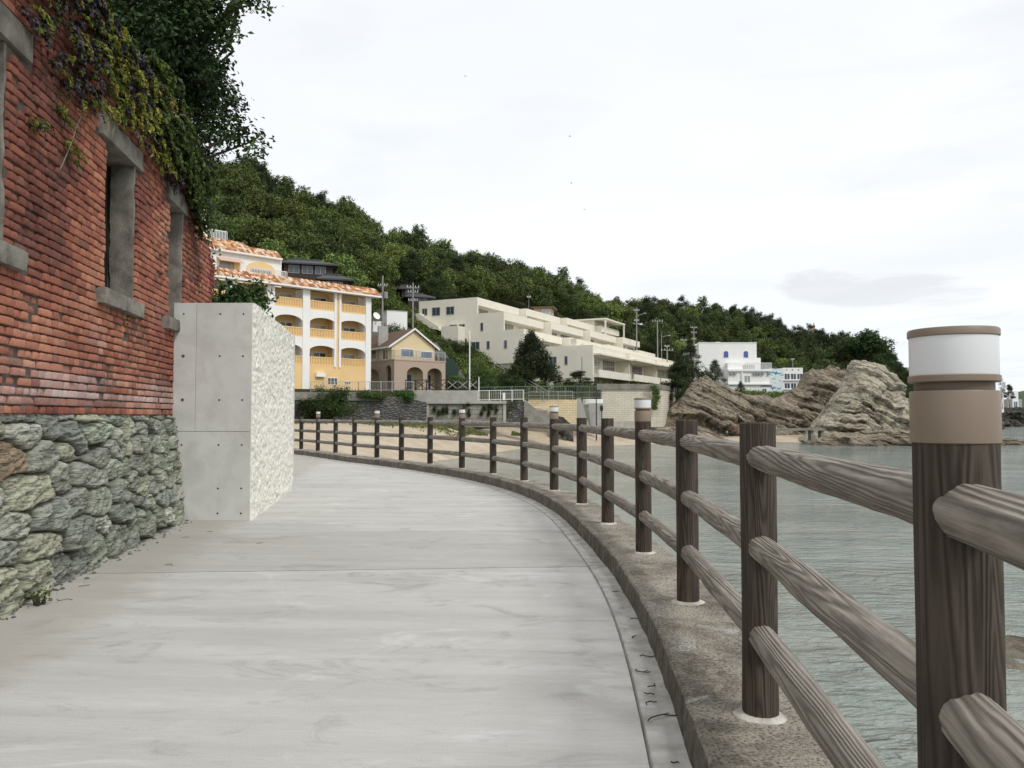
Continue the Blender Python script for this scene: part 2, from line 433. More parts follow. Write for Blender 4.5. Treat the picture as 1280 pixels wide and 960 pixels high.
for (x, y) in ((-3.45, 8.6), (-2.95, 7.0), (-3.3, 6.15), (-3.1, 5.7), (-3.35, 9.0), (-2.6, 8.2)):
    a = random.uniform(0, 3.1); l_ = random.uniform(.02, .05); pts = [(x, y, .004), (x+math.cos(a)*l_, y+math.sin(a)*l_, .008), (x+math.cos(a+.6)*l_*2, y+math.sin(a+.6)*l_*2, .004)]
    tag(MB().path(pts, .002, 5).build('twig', M['twig']), 'short dry twig lying on the concrete path towards the stone wall', 'twig', 'dry twigs on the path')

# ================================================================== OLD BRICK WALL
WD = Vector((-.1483, .989)); WRZ = math.atan2(.989, -.1483)
def YS(Y): return (Y-2)*1.0112
wall = empty('ruined_brick_wall', (-3.05, 2, 0), WRZ, 'old weathered red brick wall on a green rubble stone base, left of the path', 'wall')
C_, B_ = .07, 1.31
wins = [(YS(4.55), YS(5.60)), (YS(7.53), YS(8.45)), (YS(9.75), YS(10.4))]
WZ0, WZ1 = 2.5, 3.95
lint = [(YS(4.45), YS(5.92)), (YS(7.4), YS(8.62)), (YS(9.58), YS(10.52))]
sill = [(YS(4.3), YS(5.82)), (YS(7.37), YS(8.56)), (YS(9.5), YS(10.34))]
def wtop(s):
    return float(np.interp(s, [0, YS(9.3), YS(9.6), YS(10.3), YS(11), YS(11.7), YS(12.2)], [5.05, 5.05, 4.85, 4.55, 4.25, 3.95, 3.6]))
SE = YS(12.15)
bricks = []  # s0,s1,z0,z1
nc = int((5.05-B_)/C_)
for r in range(nc):
    z0 = B_+r*C_+.006; z1 = z0+.057
    head = (r % 2 == 0); w = .098 if head else .210
    s = -.1+(.0 if head else .055)+random.uniform(-.02, .02)
    while s < SE:
        e = s+w+random.uniform(-.006, .006)
        if random.random() < .30 and not head: e = s+.104
        mid = (s+e)/2; zm = (z0+z1)/2
        ok = zm < wtop(mid) and e < SE-.04*math.sin(zm*5)+.03
        a, c = s, e
        for (w0, w1) in wins:
            if WZ0-.01 < zm < WZ1+.01:
                if a < w0 < c: c = w0
                elif a < w1 < c: a = w1
                elif w0 <= a and c <= w1: ok = False
        for (w0, w1) in lint:
            if WZ1-.02 < zm < WZ1+.24 and a < w1 and c > w0: ok = False
        for (w0, w1) in sill:
            if WZ0-.16 < zm < WZ0+.01 and a < w1 and c > w0: ok = False
        if ok and c-a > .03: bricks.append((a, c, z0, z1))
        s = e+.014
bricks = np.array(bricks); nb = len(bricks)
gu, gv = np.meshgrid(np.array([-1, -.93, -.35, .35, .93, 1.]), np.array([-1, -.78, .78, 1.]), indexing='xy')   # rows v, cols u
gu = gu.ravel(); gv = gv.ravel(); ng = 24
bord = [0, 1, 2, 3, 4, 5, 11, 17, 23, 22, 21, 20, 19, 18, 12, 6]
Ft = [list(q) for q in gridF(4, 6)]
nbk = len(bord)
for i in range(nbk):
    j = (i+1) % nbk; Ft.append([bord[j], bord[i], ng+i, ng+j])
Ft = np.array(Ft)
s0, s1, z0, z1 = bricks.T; sc = (s0+s1)/2; zc = (z0+z1)/2
ero = np.clip(fbm(sc*1.3, zc*1.8, sc*0+3, 3)*2.2+.15, 0, 1)            # how weathered this part of the wall is
rb = RNG.random(nb)
sd = RNG.random(nb)*50
h2 = (z1-z0)/2*(1-ero*.12*rb); w2 = (s1-s0)/2
U = sc[:, None]+w2[:, None]*gu*(1-.03*gv**2); Z = zc[:, None]+h2[:, None]*gv*(1-.05*gu**4)
prot = RNG.normal(0, .0042, nb)-ero*rb*.024
prot[(RNG.random(nb) < .035)] -= .02
rnd_ = (.002+.007*ero*RNG.random(nb))[:, None]
gu_ = np.array([-1, -.9, -.3, .3, .9, 1.]); gv_ = np.array([-1, -.72, .72, 1.])
Yf = -(.019+prot[:, None]-rnd_*(np.abs(gu)**7+np.abs(gv)**5)+fbm(U*25, Z*25, sd[:, None], 3)*(.002+.009*ero[:, None]*rb[:, None]))
Z = Z+fbm(U*20, Z*14, sd[:, None]+9, 2)*.0014*(1+2*ero[:, None])
Vf = np.stack([U, Yf, Z], 2)
Vb = Vf[:, bord, :].copy(); Vb[:, :, 1] = .03
V = np.concatenate([Vf, Vb], 1); nv = V.shape[1]
F = (Ft[None]+(np.arange(nb)*nv)[:, None, None]).reshape(-1, 4)
pal = np.array([(.20, .078, .058), (.28, .103, .070), (.34, .13, .085), (.41, .17, .108), (.49, .23, .15)])
tt = np.clip(.48+1.3*fbm(sc*.9, zc*1.1, sc*0+71, 4)+RNG.normal(0, .17, nb), 0, .999)*4; i0 = tt.astype(int); bc = pal[i0]*(1-(tt-i0))[:, None]+pal[np.minimum(i0+1, 4)]*(tt-i0)[:, None]
bc = bc*(.85+.3*RNG.random(nb))[:, None]; od = RNG.random(nb) < .06; bc[od] = bc[od]*.6+np.array((.08, .07, .06))*.5
# salt-whitened courses low on the wall
rowk = _hash(np.floor((zc-B_)/C_), zc*0, zc*0); eff = np.exp(-((zc-1.53)/.13)**2)*np.clip(fbm(sc*1.1, zc*3, sc*0+20, 3)*1.5+.25+rowk*.8, 0, 1)*(.45+.55*RNG.random(nb))
eff = np.where(zc < B_+.07, eff*.35, eff)
eff = np.maximum(eff, .5*np.clip(fbm(sc*2, zc*2, sc*0+33, 3)*2.2-.65, 0, 1)*RNG.random(nb))
bc = bc*(1-eff[:, None]*.85)+np.array((.68, .58, .55))*eff[:, None]*.85
soot = np.clip(fbm(sc*1.2, zc*2.5, sc*0+40, 3)*2-.35, 0, 1)*RNG.random(nb)
bc = bc*(1-soot[:, None]*.6)
edge_ = sc > YS(11.85); bc[edge_] = np.array((.22, .055, .05))
colv = np.repeat(bc, nv, axis=0)
def _brick():
    t = NT('old brick'); p = t.pos(); c = attr(t)
    c = t.mix(t.ramp(t.noise(p, 45, 5, .7), [(.4, .45), (.6, 0.)]), c, t.mix(1., c, (.45, .42, .42), 'MULTIPLY'))
    c = t.mix(t.ramp(t.noise(p, 9, 5, .65), [(.55, 0.), (.75, .4)]), c, (.36, .15, .085))
    c = t.mix(t.ramp(t.noise(p, 2.1, 6, .7, .5), [(.6, 0.), (.75, .5)]), c, (.06, .05, .045))
    return t.finish(c, .9, t.bump(t.noise(p, 110, 4, .7), .5, .004), .2)
M['brick'] = _brick()
npmesh('brick_face', V.reshape(-1, 3), F, M['brick'], wall, colv)
M['oldmortar'] = plain('old dark mortar', (.12, .09, .075), (.075, .06, .05), 8, .95, 80, .7, .006)
core = MB(); edges = [-.15]
ws = sorted(wins)
segs = []; a = -.15
for w0, w1 in ws: segs.append((a, w0)); a = w1
segs.append((a, SE-.03))
for a, c in segs:
    xs = np.arange(a, c, .25).tolist()+[c]
    for x0, x1 in zip(xs[:-1], xs[1:]):
        core.box(x0, x1, .012, .36, B_, min(wtop(x0), wtop(x1))-.02)
for w0, w1 in ws:
    core.box(w0, w1, .012, .36, B_, WZ0-.1); core.box(w0, w1, .012, .36, WZ1+.1, wtop(w1)-.02)
core.build('wall_core', M['oldmortar'], wall)
M['oldconc'] = plain('old grey concrete', (.27, .25, .215), (.17, .155, .13), 6, .9, 45, .7, .008, dirt=(.07, .06, .05), dscale=3.5, damt=.8)
def rough_box(name, x0, x1, y0, y1, z0, z1, m, parent, amp=.008, step=.04, chip=0):
    """a weathered block: subdivided box with worn, uneven faces"""
    nx, ny, nz = [max(1, int(round((b-a)/step))) for a, b in ((x0, x1), (y0, y1), (z0, z1))]
    Vs = []; Fs = []; off = 0
    def face(o, du, dv, nu, nv):
        nonlocal off
        u, v = np.meshgrid(np.linspace(0, 1, nu+1), np.linspace(0, 1, nv+1), indexing='ij')
        Vs.append(np.array(o)+u[..., None]*np.array(du)+v[..., None]*np.array(dv)); Vs[-1] = Vs[-1].reshape(-1, 3)
        Fs.append(gridF(nu+1, nv+1)+off); off += (nu+1)*(nv+1)
    X, Y, Z = x1-x0, y1-y0, z1-z0
    face((x0, y0, z0), (X, 0, 0), (0, 0, Z), nx, nz); face((x0, y1, z0), (0, 0, Z), (X, 0, 0), nz, nx)
    face((x0, y0, z0), (0, 0, Z), (0, Y, 0), nz, ny); face((x1, y0, z0), (0, Y, 0), (0, 0, Z), ny, nz)
    face((x0, y0, z1), (X, 0, 0), (0, Y, 0), nx, ny); face((x0, y0, z0), (0, Y, 0), (X, 0, 0), ny, nx)
    V = np.concatenate(Vs); F = np.concatenate(Fs); q = V*9
    d = np.stack([fbm(q[:, 0]+k*5, q[:, 1], q[:, 2]+k*3, 4, .6) for k in range(3)], 1)*amp
    c = np.array([(x0+x1)/2, (y0+y1)/2, (z0+z1)/2]); hh = np.array([X, Y, Z])/2
    rel = np.abs((V-c)/hh); two = np.sort(rel, axis=1)[:, 1]
    worn = np.clip((two-.93)*14, 0, 1)*(amp*.25+chip*np.clip(fbm(q[:, 0]*.6+31, q[:, 1]*.6, q[:, 2]*.6, 3)*2, 0, 1))
    V = V+d-np.sign(V-c)*worn[:, None]*(rel > .88)
    o = npmesh(name, V, F, m, parent); return o
for (a, c) in lint: rough_box('lintel', a, c, -.03, .34, WZ1, WZ1+.215, M['oldconc'], wall, .004, .03, .012)
for (a, c) in sill: rough_box('sill', a, c, -.085, .30, WZ0-.15, WZ0, M['oldconc'], wall, .005, .025, .012)
for (a, c) in wins:
    rough_box('window_jamb', c-.05, c+.002, .0, .24, WZ0, WZ1, M['oldconc'], wall, .012, .04, .01)
    MB().box(a-.002, c, .27, .33, WZ0, WZ1).build('window_board', plain('dark rotten wood', (.03, .024, .02), None, 4, .9, stretch=(8, 8, 1)), wall)
rough_box('coping', -.2, YS(8.6), -.03, .42, 5.02, 5.2, M['oldconc'], wall, .010, .06, .05)
rough_box('coping', YS(8.62), YS(9.35), -.035, .42, 5.0, 5.19, M['oldconc'], wall, .014, .06, .09)

# ---- rubble stone base: a worn relief of individual stones
ns_, nh = 740, 118
SL = YS(10.15)
S, Hh = np.meshgrid(np.linspace(-.15, SL, ns_), np.linspace(-.05, 1.315, nh), indexing='ij')
rr = np.random.default_rng(5); seeds = []
z = .02; row = 0
while z < 1.35:
    rh = rr.uniform(.13, .26); s = -.4+rr.uniform(0, .3)
    while s < SL+.3:
        w = rr.uniform(.26, .78)*(1.1 if s < 5.5 else .62)
        hk = rh*rr.uniform(.75, 1.35); seeds.append((s+w/2+rr.uniform(-.04, .04), z+rh/2+rr.uniform(-.075, .075), w, hk)); s += w*rr.uniform(.86, 1.)
    z += rh; row += 1
seeds = np.array(seeds)
sx = S+fbm(S*3, Hh*3, S*0, 4)*.07+fbm(S*14, Hh*14, S*0+2, 3)*.012
hz = Hh-.10*(S-2)/6*0+fbm(S*3+7, Hh*3, S*0+5, 4)*.05+fbm(S*12, Hh*12, S*0+8, 3)*.012
tilt = .16
hz2 = hz+.05*np.sin(sx*1.7+1)*np.clip(1.2-Hh, 0, 1)*Hh+.07*fbm(sx*.9, hz*1.2, hz*0+9, 2)
dd = []
for (cx, cz, w, h) in seeds:
    cz2 = cz
    dx = np.abs(sx-cx)/(w*.5); dz = np.abs(hz2-cz2)/(h*.5)
    dd.append((dx**2.2+dz**2.2)**(1/2.2))
dd = np.array(dd); idx = np.argsort(dd, axis=0)[:2]
f1 = np.take_along_axis(dd, idx[:1], 0)[0]; f2 = np.take_along_axis(dd, idx[1:2], 0)[0]; sid = idx[0]
ns = len(seeds); r1 = rr.random((ns, 6))
gap = np.clip((f2-f1)/.20, 0, 1)*np.clip((1.62-f1)/.3, 0, 1); gap = gap*gap*(3-2*gap); gsoft = np.clip((f2-f1)/.5, 0, 1)
sw = seeds[sid]; lx = (S-sw[..., 0])/sw[..., 2]; lz = (Hh-sw[..., 1])/sw[..., 3]
k1 = r1[sid]
ang = (.05+.30*k1[..., 0])*np.where(k1[..., 5] > .92, 5, 1)
al = S*np.cos(ang)+Hh*np.sin(ang); ac = -S*np.sin(ang)+Hh*np.cos(ang)
wob = fbm(al*5, ac*9, k1[..., 2]*30, 4)
stri = fbm(al*5, ac*60, k1[..., 1]*30, 4, .6); stri2 = fbm(al*3, ac*20, k1[..., 2]*30, 3)
lev = ac*30+k1[..., 3]*9+wob*2.4; fr_ = lev-np.floor(lev); stepv = _hash(np.floor(lev), sid*1., sid*0.)
facet = np.maximum(np.abs(lx+.25*wob+(k1[..., 4]-.5)*.4), .22)*.05
prot = .035+.075*k1[..., 4]-facet+(k1[..., 0]-.5)*lx*.05+(k1[..., 1]-.5)*lz*.06+stepv*.034-.012*(fr_ > .86)*1.4+stri*.010+fbm(S*22, Hh*30, k1[..., 2]*20, 4, .6)*.008
prot = prot*(.55+.45*gsoft)
prot = prot*gap+(gap-1)*.055
batter = .19*(1-Hh/1.31)**1.0
fade = np.clip((S-YS(9.95))/.18, 0, 1)
Yd = -(prot*.95+batter-.03); Yd = Yd*(1-fade)+.1*fade
lim = np.where(Hh > 1.27, np.clip((1.315-Hh)/.045, 0, 1), 1); Yd = np.where(Hh > 1.27, Yd*lim+.01*(1-lim), Yd)
V = np.stack([S, Yd, Hh], 2).reshape(-1, 3)
pal = np.array([(.165, .180, .150), (.135, .15, .13), (.19, .20, .155), (.16, .17, .152), (.21, .22, .19), (.14, .152, .138), (.20, .205, .16), (.18, .205, .165)])
sc_ = pal[rr.integers(0, len(pal), ns)]*(1.7+.9*rr.random(ns))[:, None]
brown = np.argmin((seeds[:, 0]-YS(5.5))**2+(seeds[:, 1]-.82)**2); sc_[brown] = (.34, .26, .18)
cc = sc_[sid]*(1+.45*stri[..., None]+.25*stri2[..., None])
cc = cc*(.72+.5*stepv[..., None])*gap[..., None]+np.array((.085, .075, .055))*(1-gap[..., None])
yl = np.clip(fbm(S*2.3, Hh*3.1, S*0+50, 4)*2.4-.5, 0, 1)[..., None]; cc = cc*(1-.22*yl)+np.array((.30, .29, .19))*.22*yl
wt = np.clip(fbm(S*6, Hh*9, S*0+60, 4)*2.6-1.0, 0, 1)[..., None]; cc = cc*(1-.6*wt)+np.array((.42, .42, .36))*.6*wt
def _stone():
    t = NT('green schist'); p = t.pos(); a = t.noise(t.n('Mapping', {'Vector': p, 'Scale': (3, 3, 26)}).outputs[0], 2.2, 7, .7, .8); f = t.noise(p, 70, 5, .7)
    c = t.mix(t.ramp(a, [(.40, .8), (.49, 0.)]), attr(t), (.05, .05, .042)); c = t.mix(t.ramp(a, [(.58, 0.), (.72, .4)]), c, (.36, .38, .32)); c = t.mix(t.ramp(f, [(.36, .35), (.48, 0.)]), c, (.07, .07, .06))
    return t.finish(c, .85, t.bump(t.math('ADD', a, t.math('MULTIPLY', f, .3)), 1., .03), .25)
M['stone'] = _stone()
npmesh('stone_base', V, gridF(ns_, nh), M['stone'], wall, np.clip(cc*np.array((1.06, 1.03, .97)), .01, .62).reshape(-1, 3))
# ---- rubble: small stones and soil fallen at the foot of the wall
V = []; F = []; C = []; off = 0
for k in range(150):
    s = rr.uniform(0, YS(10)); o_ = abs(rr.normal(0, .07))+.20
    r_ = rr.uniform(.004, .02); x, y = s, -o_
    th = np.linspace(0, 2*np.pi, 7)[:-1]; ring = []
    for q, (hh_, fr) in enumerate(((0, 1), (.5, .85), (.8, .35))):
        for t in th: ring.append((x+math.cos(t)*r_*fr*rr.uniform(.8, 1.3), y+math.sin(t)*r_*fr*rr.uniform(.8, 1.2), r_*hh_))
    V += ring
    for q in range(2):
        for i in range(6): F.append((off+q*6+i, off+q*6+(i+1) % 6, off+q*6+6+(i+1) % 6, off+q*6+6+i))
    F.append((off+12, off+13, off+14, off+15)); F.append((off+15, off+16, off+17, off+12)); off += 18
    C += [tuple(pal[rr.integers(0, 8)]*1.1)]*18
rub = npmesh('fallen_rubble', V, F, M['stone'], None, np.array(C)); rub.location = wall.location; rub.rotation_euler = wall.rotation_euler
tag(rub, kind='stuff')

# ================================================================== NEW CONCRETE BLOCK beside the old wall
blk = empty('concrete_wall_end', (-3.72, 10, 0), 0, 'pale grey concrete wall end with tie holes and a rough white side', 'concrete wall')
BH = 2.72
M['conc'] = plain('smooth cast concrete', (.63, .635, .605), (.55, .555, .53), 1.6, .8, 60, .25, .003, dirt=(.42, .41, .38), dscale=2.6, damt=.6)
M['roughconc'] = plain('split face concrete', (.80, .775, .70), (.66, .635, .56), 16, .9, 60, .5, .004)
b = MB()  # core; front at y=0, slanting back with the wall line
def bx_(x0, x1, z0, z1, yf):
    n = len(b.v); sl = -.151
    pts = [(x0, yf), (x1, yf), (x1+sl*4.1, 4.1), (x0+sl*4.1, 4.1)]
    b.v += [Vector((px, py, z)) for z in (z0, z1) for px, py in pts]
    for q in ((0, 3, 2, 1), (4, 5, 6, 7), (0, 1, 5, 4), (1, 2, 6, 5), (2, 3, 7, 6), (3, 0, 4, 7)): b.f.append([n+i for i in q])
bx_(-.52, .445, 0, BH-.004, .012); b.build('core', M['conc'], blk)
for x0, x1, z0, z1 in ((-.525, -.243, 1.108, BH), (-.238, .475, 1.108, BH), (-.525, .475, .0, 1.102)):
    MB().box(x0, min(x1, .462), 0, .03, z0, z1).build('cast_panel', M['conc'], blk, bevel=.003)
M['hole'] = plain('hole', (.03, .027, .025), None, 9, .9)  # dark disc colour standing in for the shade inside each tie recess
M['rust'] = plain('rust stained', (.17, .10, .06), (.30, .25, .20), 26, .9)
for cx in (-.40, .06, .35):
    for zz in (2.58, 2.05, 1.5, .94, .4, .09):
        if cx == -.40 and zz in (2.05, 1.5):
            MB().cyl((cx, -.0015, zz), (cx, .005, zz), .022, None, 20).build('tie_hole', M['rust'], blk)
        MB().cyl((cx, -.003, zz), (cx, .005, zz), .011, None, 14).build('tie_hole', M['hole'], blk)
na, nz_ = 330, 215
A, Zz = np.meshgrid(np.linspace(0, 4.12, na), np.linspace(0, BH, nz_), indexing='ij')
q = np.floor(Zz/.55)
dsp = fbm(A*13, Zz*19, q*5, 5, .7)*.020+np.floor(fbm(A*11+5, Zz*15, q, 4, .65)*6)/6*.030+fbm(A*2.5, Zz*3.5, q, 2)*.012
cell = np.abs(((Zz/.55) % 1)-.5)*2; dsp = dsp*np.clip((1-cell)*9, .3, 1)
X = .486+np.maximum(dsp, -.035)-.151*A; Yb = A+0*dsp; X[0, :] = .45; Yb[1, :] = .001+.006*RNG.random(nz_); Yb[0, :] = .003
V = np.stack([X, Yb, Zz], 2).reshape(-1, 3)
ca = 1-.25*np.clip(-dsp*18, 0, 1); 
o = npmesh('split_face', V, gridF(na, nz_)[:, ::-1], M['roughconc'], blk)
# top strip closing the rough side
b = MB(); 
for i in range(0, na-1):
    x0 = X[i, -1]; x1 = X[i+1, -1]; a0 = A[i, 0]; a1 = A[i+1, 0]
    b.quad((.44-.151*a0, a0, BH-.002), (x0, a0, BH-.002), (x1, a1, BH-.002), (.44-.151*a1, a1, BH-.002))
b.build('top_edge', M['conc'], blk)
b = MB(); b.box(-1.14, -.13, 4.1, 4.16, 0, BH-.003); b.build('rear_panel', M['conc'], blk)
# ================================================================== FOLIAGE
def leaf_mesh(C, N, size, elong, rng, fold=.15):
    """pointed leaves: one quad each, centre C, facing N, random spin"""
    n = len(C); N = N/np.maximum(np.linalg.norm(N, axis=1), 1e-6)[:, None]
    r = rng.normal(size=(n, 3)); A = np.cross(N, r); A /= np.maximum(np.linalg.norm(A, axis=1), 1e-6)[:, None]; B = np.cross(N, A)
    s = (np.broadcast_to(size, n)*(.65+.7*rng.random(n)))[:, None]
    V = np.stack([C-A*s*.5, C+B*s*.5*elong+N*s*fold, C+A*s*.5, C-B*s*.5*elong+N*s*fold], 1).reshape(-1, 3)
    return V, np.arange(n*4).reshape(n, 4)
def lobes_leaves(lobes, n, size, elong, rng, pal, shell=.45, up=.35, hue=.25, spread=.85):
    """lobes: (x,y,z,rx,ry,rz). leaves in a shell round every lobe, bunched into sprays"""
    L = np.array(lobes, float); w = (L[:, 3]*L[:, 4]+L[:, 4]*L[:, 5]+L[:, 3]*L[:, 5]); w = w**.85; w /= w.sum()
    nspray = max(1, n//9); li = rng.choice(len(L), nspray, p=w)
    d = rng.normal(size=(nspray, 3)); d /= np.linalg.norm(d, axis=1)[:, None]
    rad = (1-shell*rng.random(nspray)**1.6)[:, None]
    c = L[li, :3]+d*L[li, 3:]*rad
    c += rng.normal(size=(nspray, 3))*size*.4
    k = 9; off = rng.normal(size=(nspray, k, 3))*size*spread
    C = (c[:, None]+off).reshape(-1, 3)
    Nn = (d[:, None]*.8+rng.normal(size=(nspray, k, 3))*.75+np.array((0, 0, up))).reshape(-1, 3)
    V, F = leaf_mesh(C, Nn, size, elong, rng)
    pal = np.array(pal); lobec = rng.random(len(L))[li]
    t = np.clip(lobec*.6+rng.random(nspray)*.5+d[:, 2]*.0, 0, 1)*(len(pal)-1); i0 = np.minimum(t.astype(int), len(pal)-2); fr = (t-i0)[:, None]
    col = pal[i0]*(1-fr)+pal[i0+1]*fr
    col = np.repeat(col, k, 0)*(1-hue+2*hue*rng.random(nspray*k))[:, None]
    return V, F, np.repeat(col, 4, 0)
M['leaf'] = m_leaf('leaves')
M['leafdark'] = m_leaf('dark leaves', (1, 1, 1), .10)
M['bark'] = plain('bark', (.085, .065, .05), (.05, .04, .03), 9, .95, 40, .9, .02, stretch=(1, 1, .3))
G_DARK = [(.026, .042, .014), (.042, .066, .020), (.062, .095, .028)]
G_PINE = [(.022, .036, .014), (.036, .055, .018), (.055, .080, .024)]
G_MID = [(.035, .062, .018), (.055, .095, .026), (.085, .135, .035)]
G_LIGHT = [(.06, .10, .025), (.09, .14, .035), (.13, .18, .045)]
G_BUSH = [(.03, .06, .018), (.05, .10, .024), (.08, .14, .03)]

def limb_mesh(mb, p0, p1, r0, r1, n=5, wob=.12, rng=random):
    p0 = Vector(p0); p1 = Vector(p1); pts = [p0]; L = (p1-p0).length
    for i in range(1, n):
        pts.append(p0.lerp(p1, i/n)+Vector((rng.uniform(-1, 1), rng.uniform(-1, 1), rng.uniform(-.5, .5)))*L*wob*.5)
    pts.append(p1); mb.path(pts, [r0+(r1-r0)*i/n for i in range(n+1)], 7); return pts

# ---- big broadleaf tree overhanging the wall (lobes read off the photograph)
YT = 13.0
lob = [(205, 45, 62), (250, 10, 55), (300, -8, 22), (322, 2, 14), (275, 35, 30), (175, 110, 55), (235, 75, 48), (262, 88, 18), (280, 92, 12), (228, 140, 45), (262, 160, 26), (285, 135, 15), (292, 168, 20), (312, 178, 15), (325, 184, 9),
       (250, 118, 24), (195, 180, 48), (224, 200, 30), (150, 50, 60), (150, 150, 50), (215, -70, 80), (290, -60, 34), (180, -150, 90), (262, -140, 60), (140, -60, 80), (100, 40, 60), (120, -140, 80)]
rngT = np.random.default_rng(3); lobes = []
tree = empty('broadleaf_tree', (-8.6, 13.6, 2.6), 0, 'dark dense evergreen tree overhanging the top of the old brick wall', 'tree')
to = np.array((-8.6, 13.6, 2.6))
for (u, v, r) in lob:
    Y = YT+rngT.uniform(-.5, 1.0); p = P(u, v, Y); rm = r*Y/1000*.86
    lobes.append((p.x, p.y, p.z, rm, rm*1.15, rm*.9))
    if r > 38:
        for q in range(2):
            lobes.append((p.x-rngT.uniform(.2, 1.4), p.y+rngT.uniform(.5, 2.4), p.z+rngT.uniform(-.3, .5), rm, rm, rm*.9))
lobes = np.array(lobes); lobes[:, :3] -= to
V, F, c = lobes_leaves(lobes, 62000, .105, .48, rngT, [(.012, .022, .009), (.022, .040, .013), (.036, .062, .018), (.06, .095, .026)], .8, .9, .35)
npmesh('crown', V, F, M['leafdark'], tree, c)
mb = MB(); tp = limb_mesh(mb, (0, 0, -.4), (.6, -.3, 3.6), .26, .16, 6, .06)
for i in rngT.choice(len(lobes), 26, replace=False):
    L = lobes[i]; st = tp[rngT.integers(3, 7)]
    if L[5] < .9 or True: limb_mesh(mb, st, L[:3]+np.array((0, 0, 0)), .07, .015, 5, .12)
for i in (2, 3, 12, 13, 14, 8, 18):
    L = lobes[i]; limb_mesh(mb, (lobes[6][0], lobes[6][1], lobes[6][2]), L[:3], .04, .010, 4, .15)
mb.build('trunk', M['bark'], tree, smooth=True)

# ---- creepers, ferns on the wall (wall-local coordinates: s along, h up)
def sprigs(anchors, rng, length, nleaf, size, pal, droop=1., out=.10, elong=.45):
    Cs = []; Ns = []; cols = []; pal = np.array(pal)
    for (s, y, h) in anchors:
        L = length*rng.uniform(.5, 1.3); a = rng.uniform(-1.1, 1.1); o_ = out*rng.uniform(.4, 1.6)
        cbase = pal[rng.integers(0, len(pal))]*(rng.uniform(.75, 1.25))
        t = np.linspace(0, 1, nleaf)
        px = s+math.sin(a)*L*t; pz = h+L*(.35*t-droop*t*t*.95)*math.cos(a); py = y-o_*(1-(1-t)**2)
        base = np.stack([px, py, pz], 1)
        for sgn in (-1, 1):
            w = (size*.55*np.sin(np.pi*(t*.85+.12)))[:, None]
            Cs.append(base+sgn*np.array((math.cos(a), -.25, .2))*w); Ns.append(rng.normal(size=(nleaf, 3))*.45+np.array((0, -1, .55)))
            cols.append(np.tile(cbase, (nleaf, 1))*(.8+.4*rng.random(nleaf))[:, None])
    C = np.concatenate(Cs); N = np.concatenate(Ns); cl = np.concatenate(cols)
    V, F = leaf_mesh(C, N, size, elong, rng); return V, F, np.repeat(cl, 4, 0)
def on_wall(o): o.location = (-3.05, 2, 0); o.rotation_euler = (0, 0, WRZ); return o
rv = np.random.default_rng(12)
def band(n, smin, smax, lowf, topf, dens):
    out = []
    while len(out) < n:
        s = rv.uniform(smin, smax); lo = lowf(s); hi = topf(s); h = hi-(hi-lo)*rv.random()**1.35
        if float(fbm(s*1.6, h*1.6, dens, 3))+.32*(h-lo)/(hi-lo) > rv.uniform(-.28, .18): out.append((s, rv.uniform(-.10, -.02), h))
    return out
lowA = lambda s: np.interp(s, [0, YS(5.5), YS(6.4), YS(7.3), YS(8.2), YS(9.2), YS(9.9)], [4.05, 4.2, 4.0, 4.02, 4.25, 4.1, 4.0])
topA = lambda s: 5.03
yel = [(.17, .19, .03), (.22, .22, .04), (.11, .15, .03), (.26, .23, .05)]
V, F, c = sprigs(band(620, -.1, YS(9.2), lowA, topA, 3.), rv, .26, 14, .05, yel)
tag(on_wall(npmesh('hanging_fern', V, F, M['leaf'], None, c)), 'yellow-green ferns hanging over the top of the brick wall under the concrete coping', 'fern', kind=None)
dk = [(.035, .028, .034), (.05, .035, .045), (.03, .03, .028), (.06, .075, .03)]
V, F, c = sprigs(band(900, -.1, YS(9.8), lowA, topA, 8.), rv, .22, 12, .045, dk, 1.1, .08, .7)
tag(on_wall(npmesh('creeper', V, F, M['leafdark'], None, c)), 'dark purplish withered creeper tangled below the coping of the brick wall', 'creeper')
lowB = lambda s: np.interp(s, [YS(8.7), YS(9.4), YS(10.2), YS(10.9), YS(11.5), YS(12.2)], [4.5, 4.32, 4.24, 3.7, 3.6, 3.3])
topB = lambda s: wtop(s)+.25
grn = [(.07, .115, .028), (.09, .15, .034), (.055, .09, .025), (.13, .18, .04)]
V, F, c = sprigs(band(480, YS(8.6), YS(11.0), lowB, topB, 5.), rv, .19, 12, .058, grn, 1.1, .12, .7)
tag(on_wall(npmesh('green_ivy', V, F, M['leaf'], None, c)), 'green ivy spilling over the broken far end of the brick wall under the tree', 'ivy')
# small tufts rooted between the bricks
for (u, v, Y0, lab) in ((86, 182, 6.6, 'small yellow-green fern tuft growing from the bricks left of the tall window opening'), (30, 150, 5.95, 'small dark fern tuft growing from the bricks near the left edge of the wall'),
                        (66, 130, 6.4, 'pale green fern sprig hanging high on the brick face below the creeper'), (141, 402, 7.9, 'tiny green weed growing just below the middle window sill')):
    s = YS(Y0); h = EYE+(520-v)/1000*Y0; n_ = 8 if v < 300 else 3
    V, F, c = sprigs([(s+rv.normal()*.04, -.02, h+rv.normal()*.05) for _ in range(n_)], rv, .17 if v < 300 else .07, 9, .042 if v < 300 else .025, yel if u != 30 else dk+yel, 1., .08)
    tag(on_wall(npmesh('fern_tuft', V, F, M['leaf'], None, c)), lab, 'fern', 'fern tufts on the brick wall')
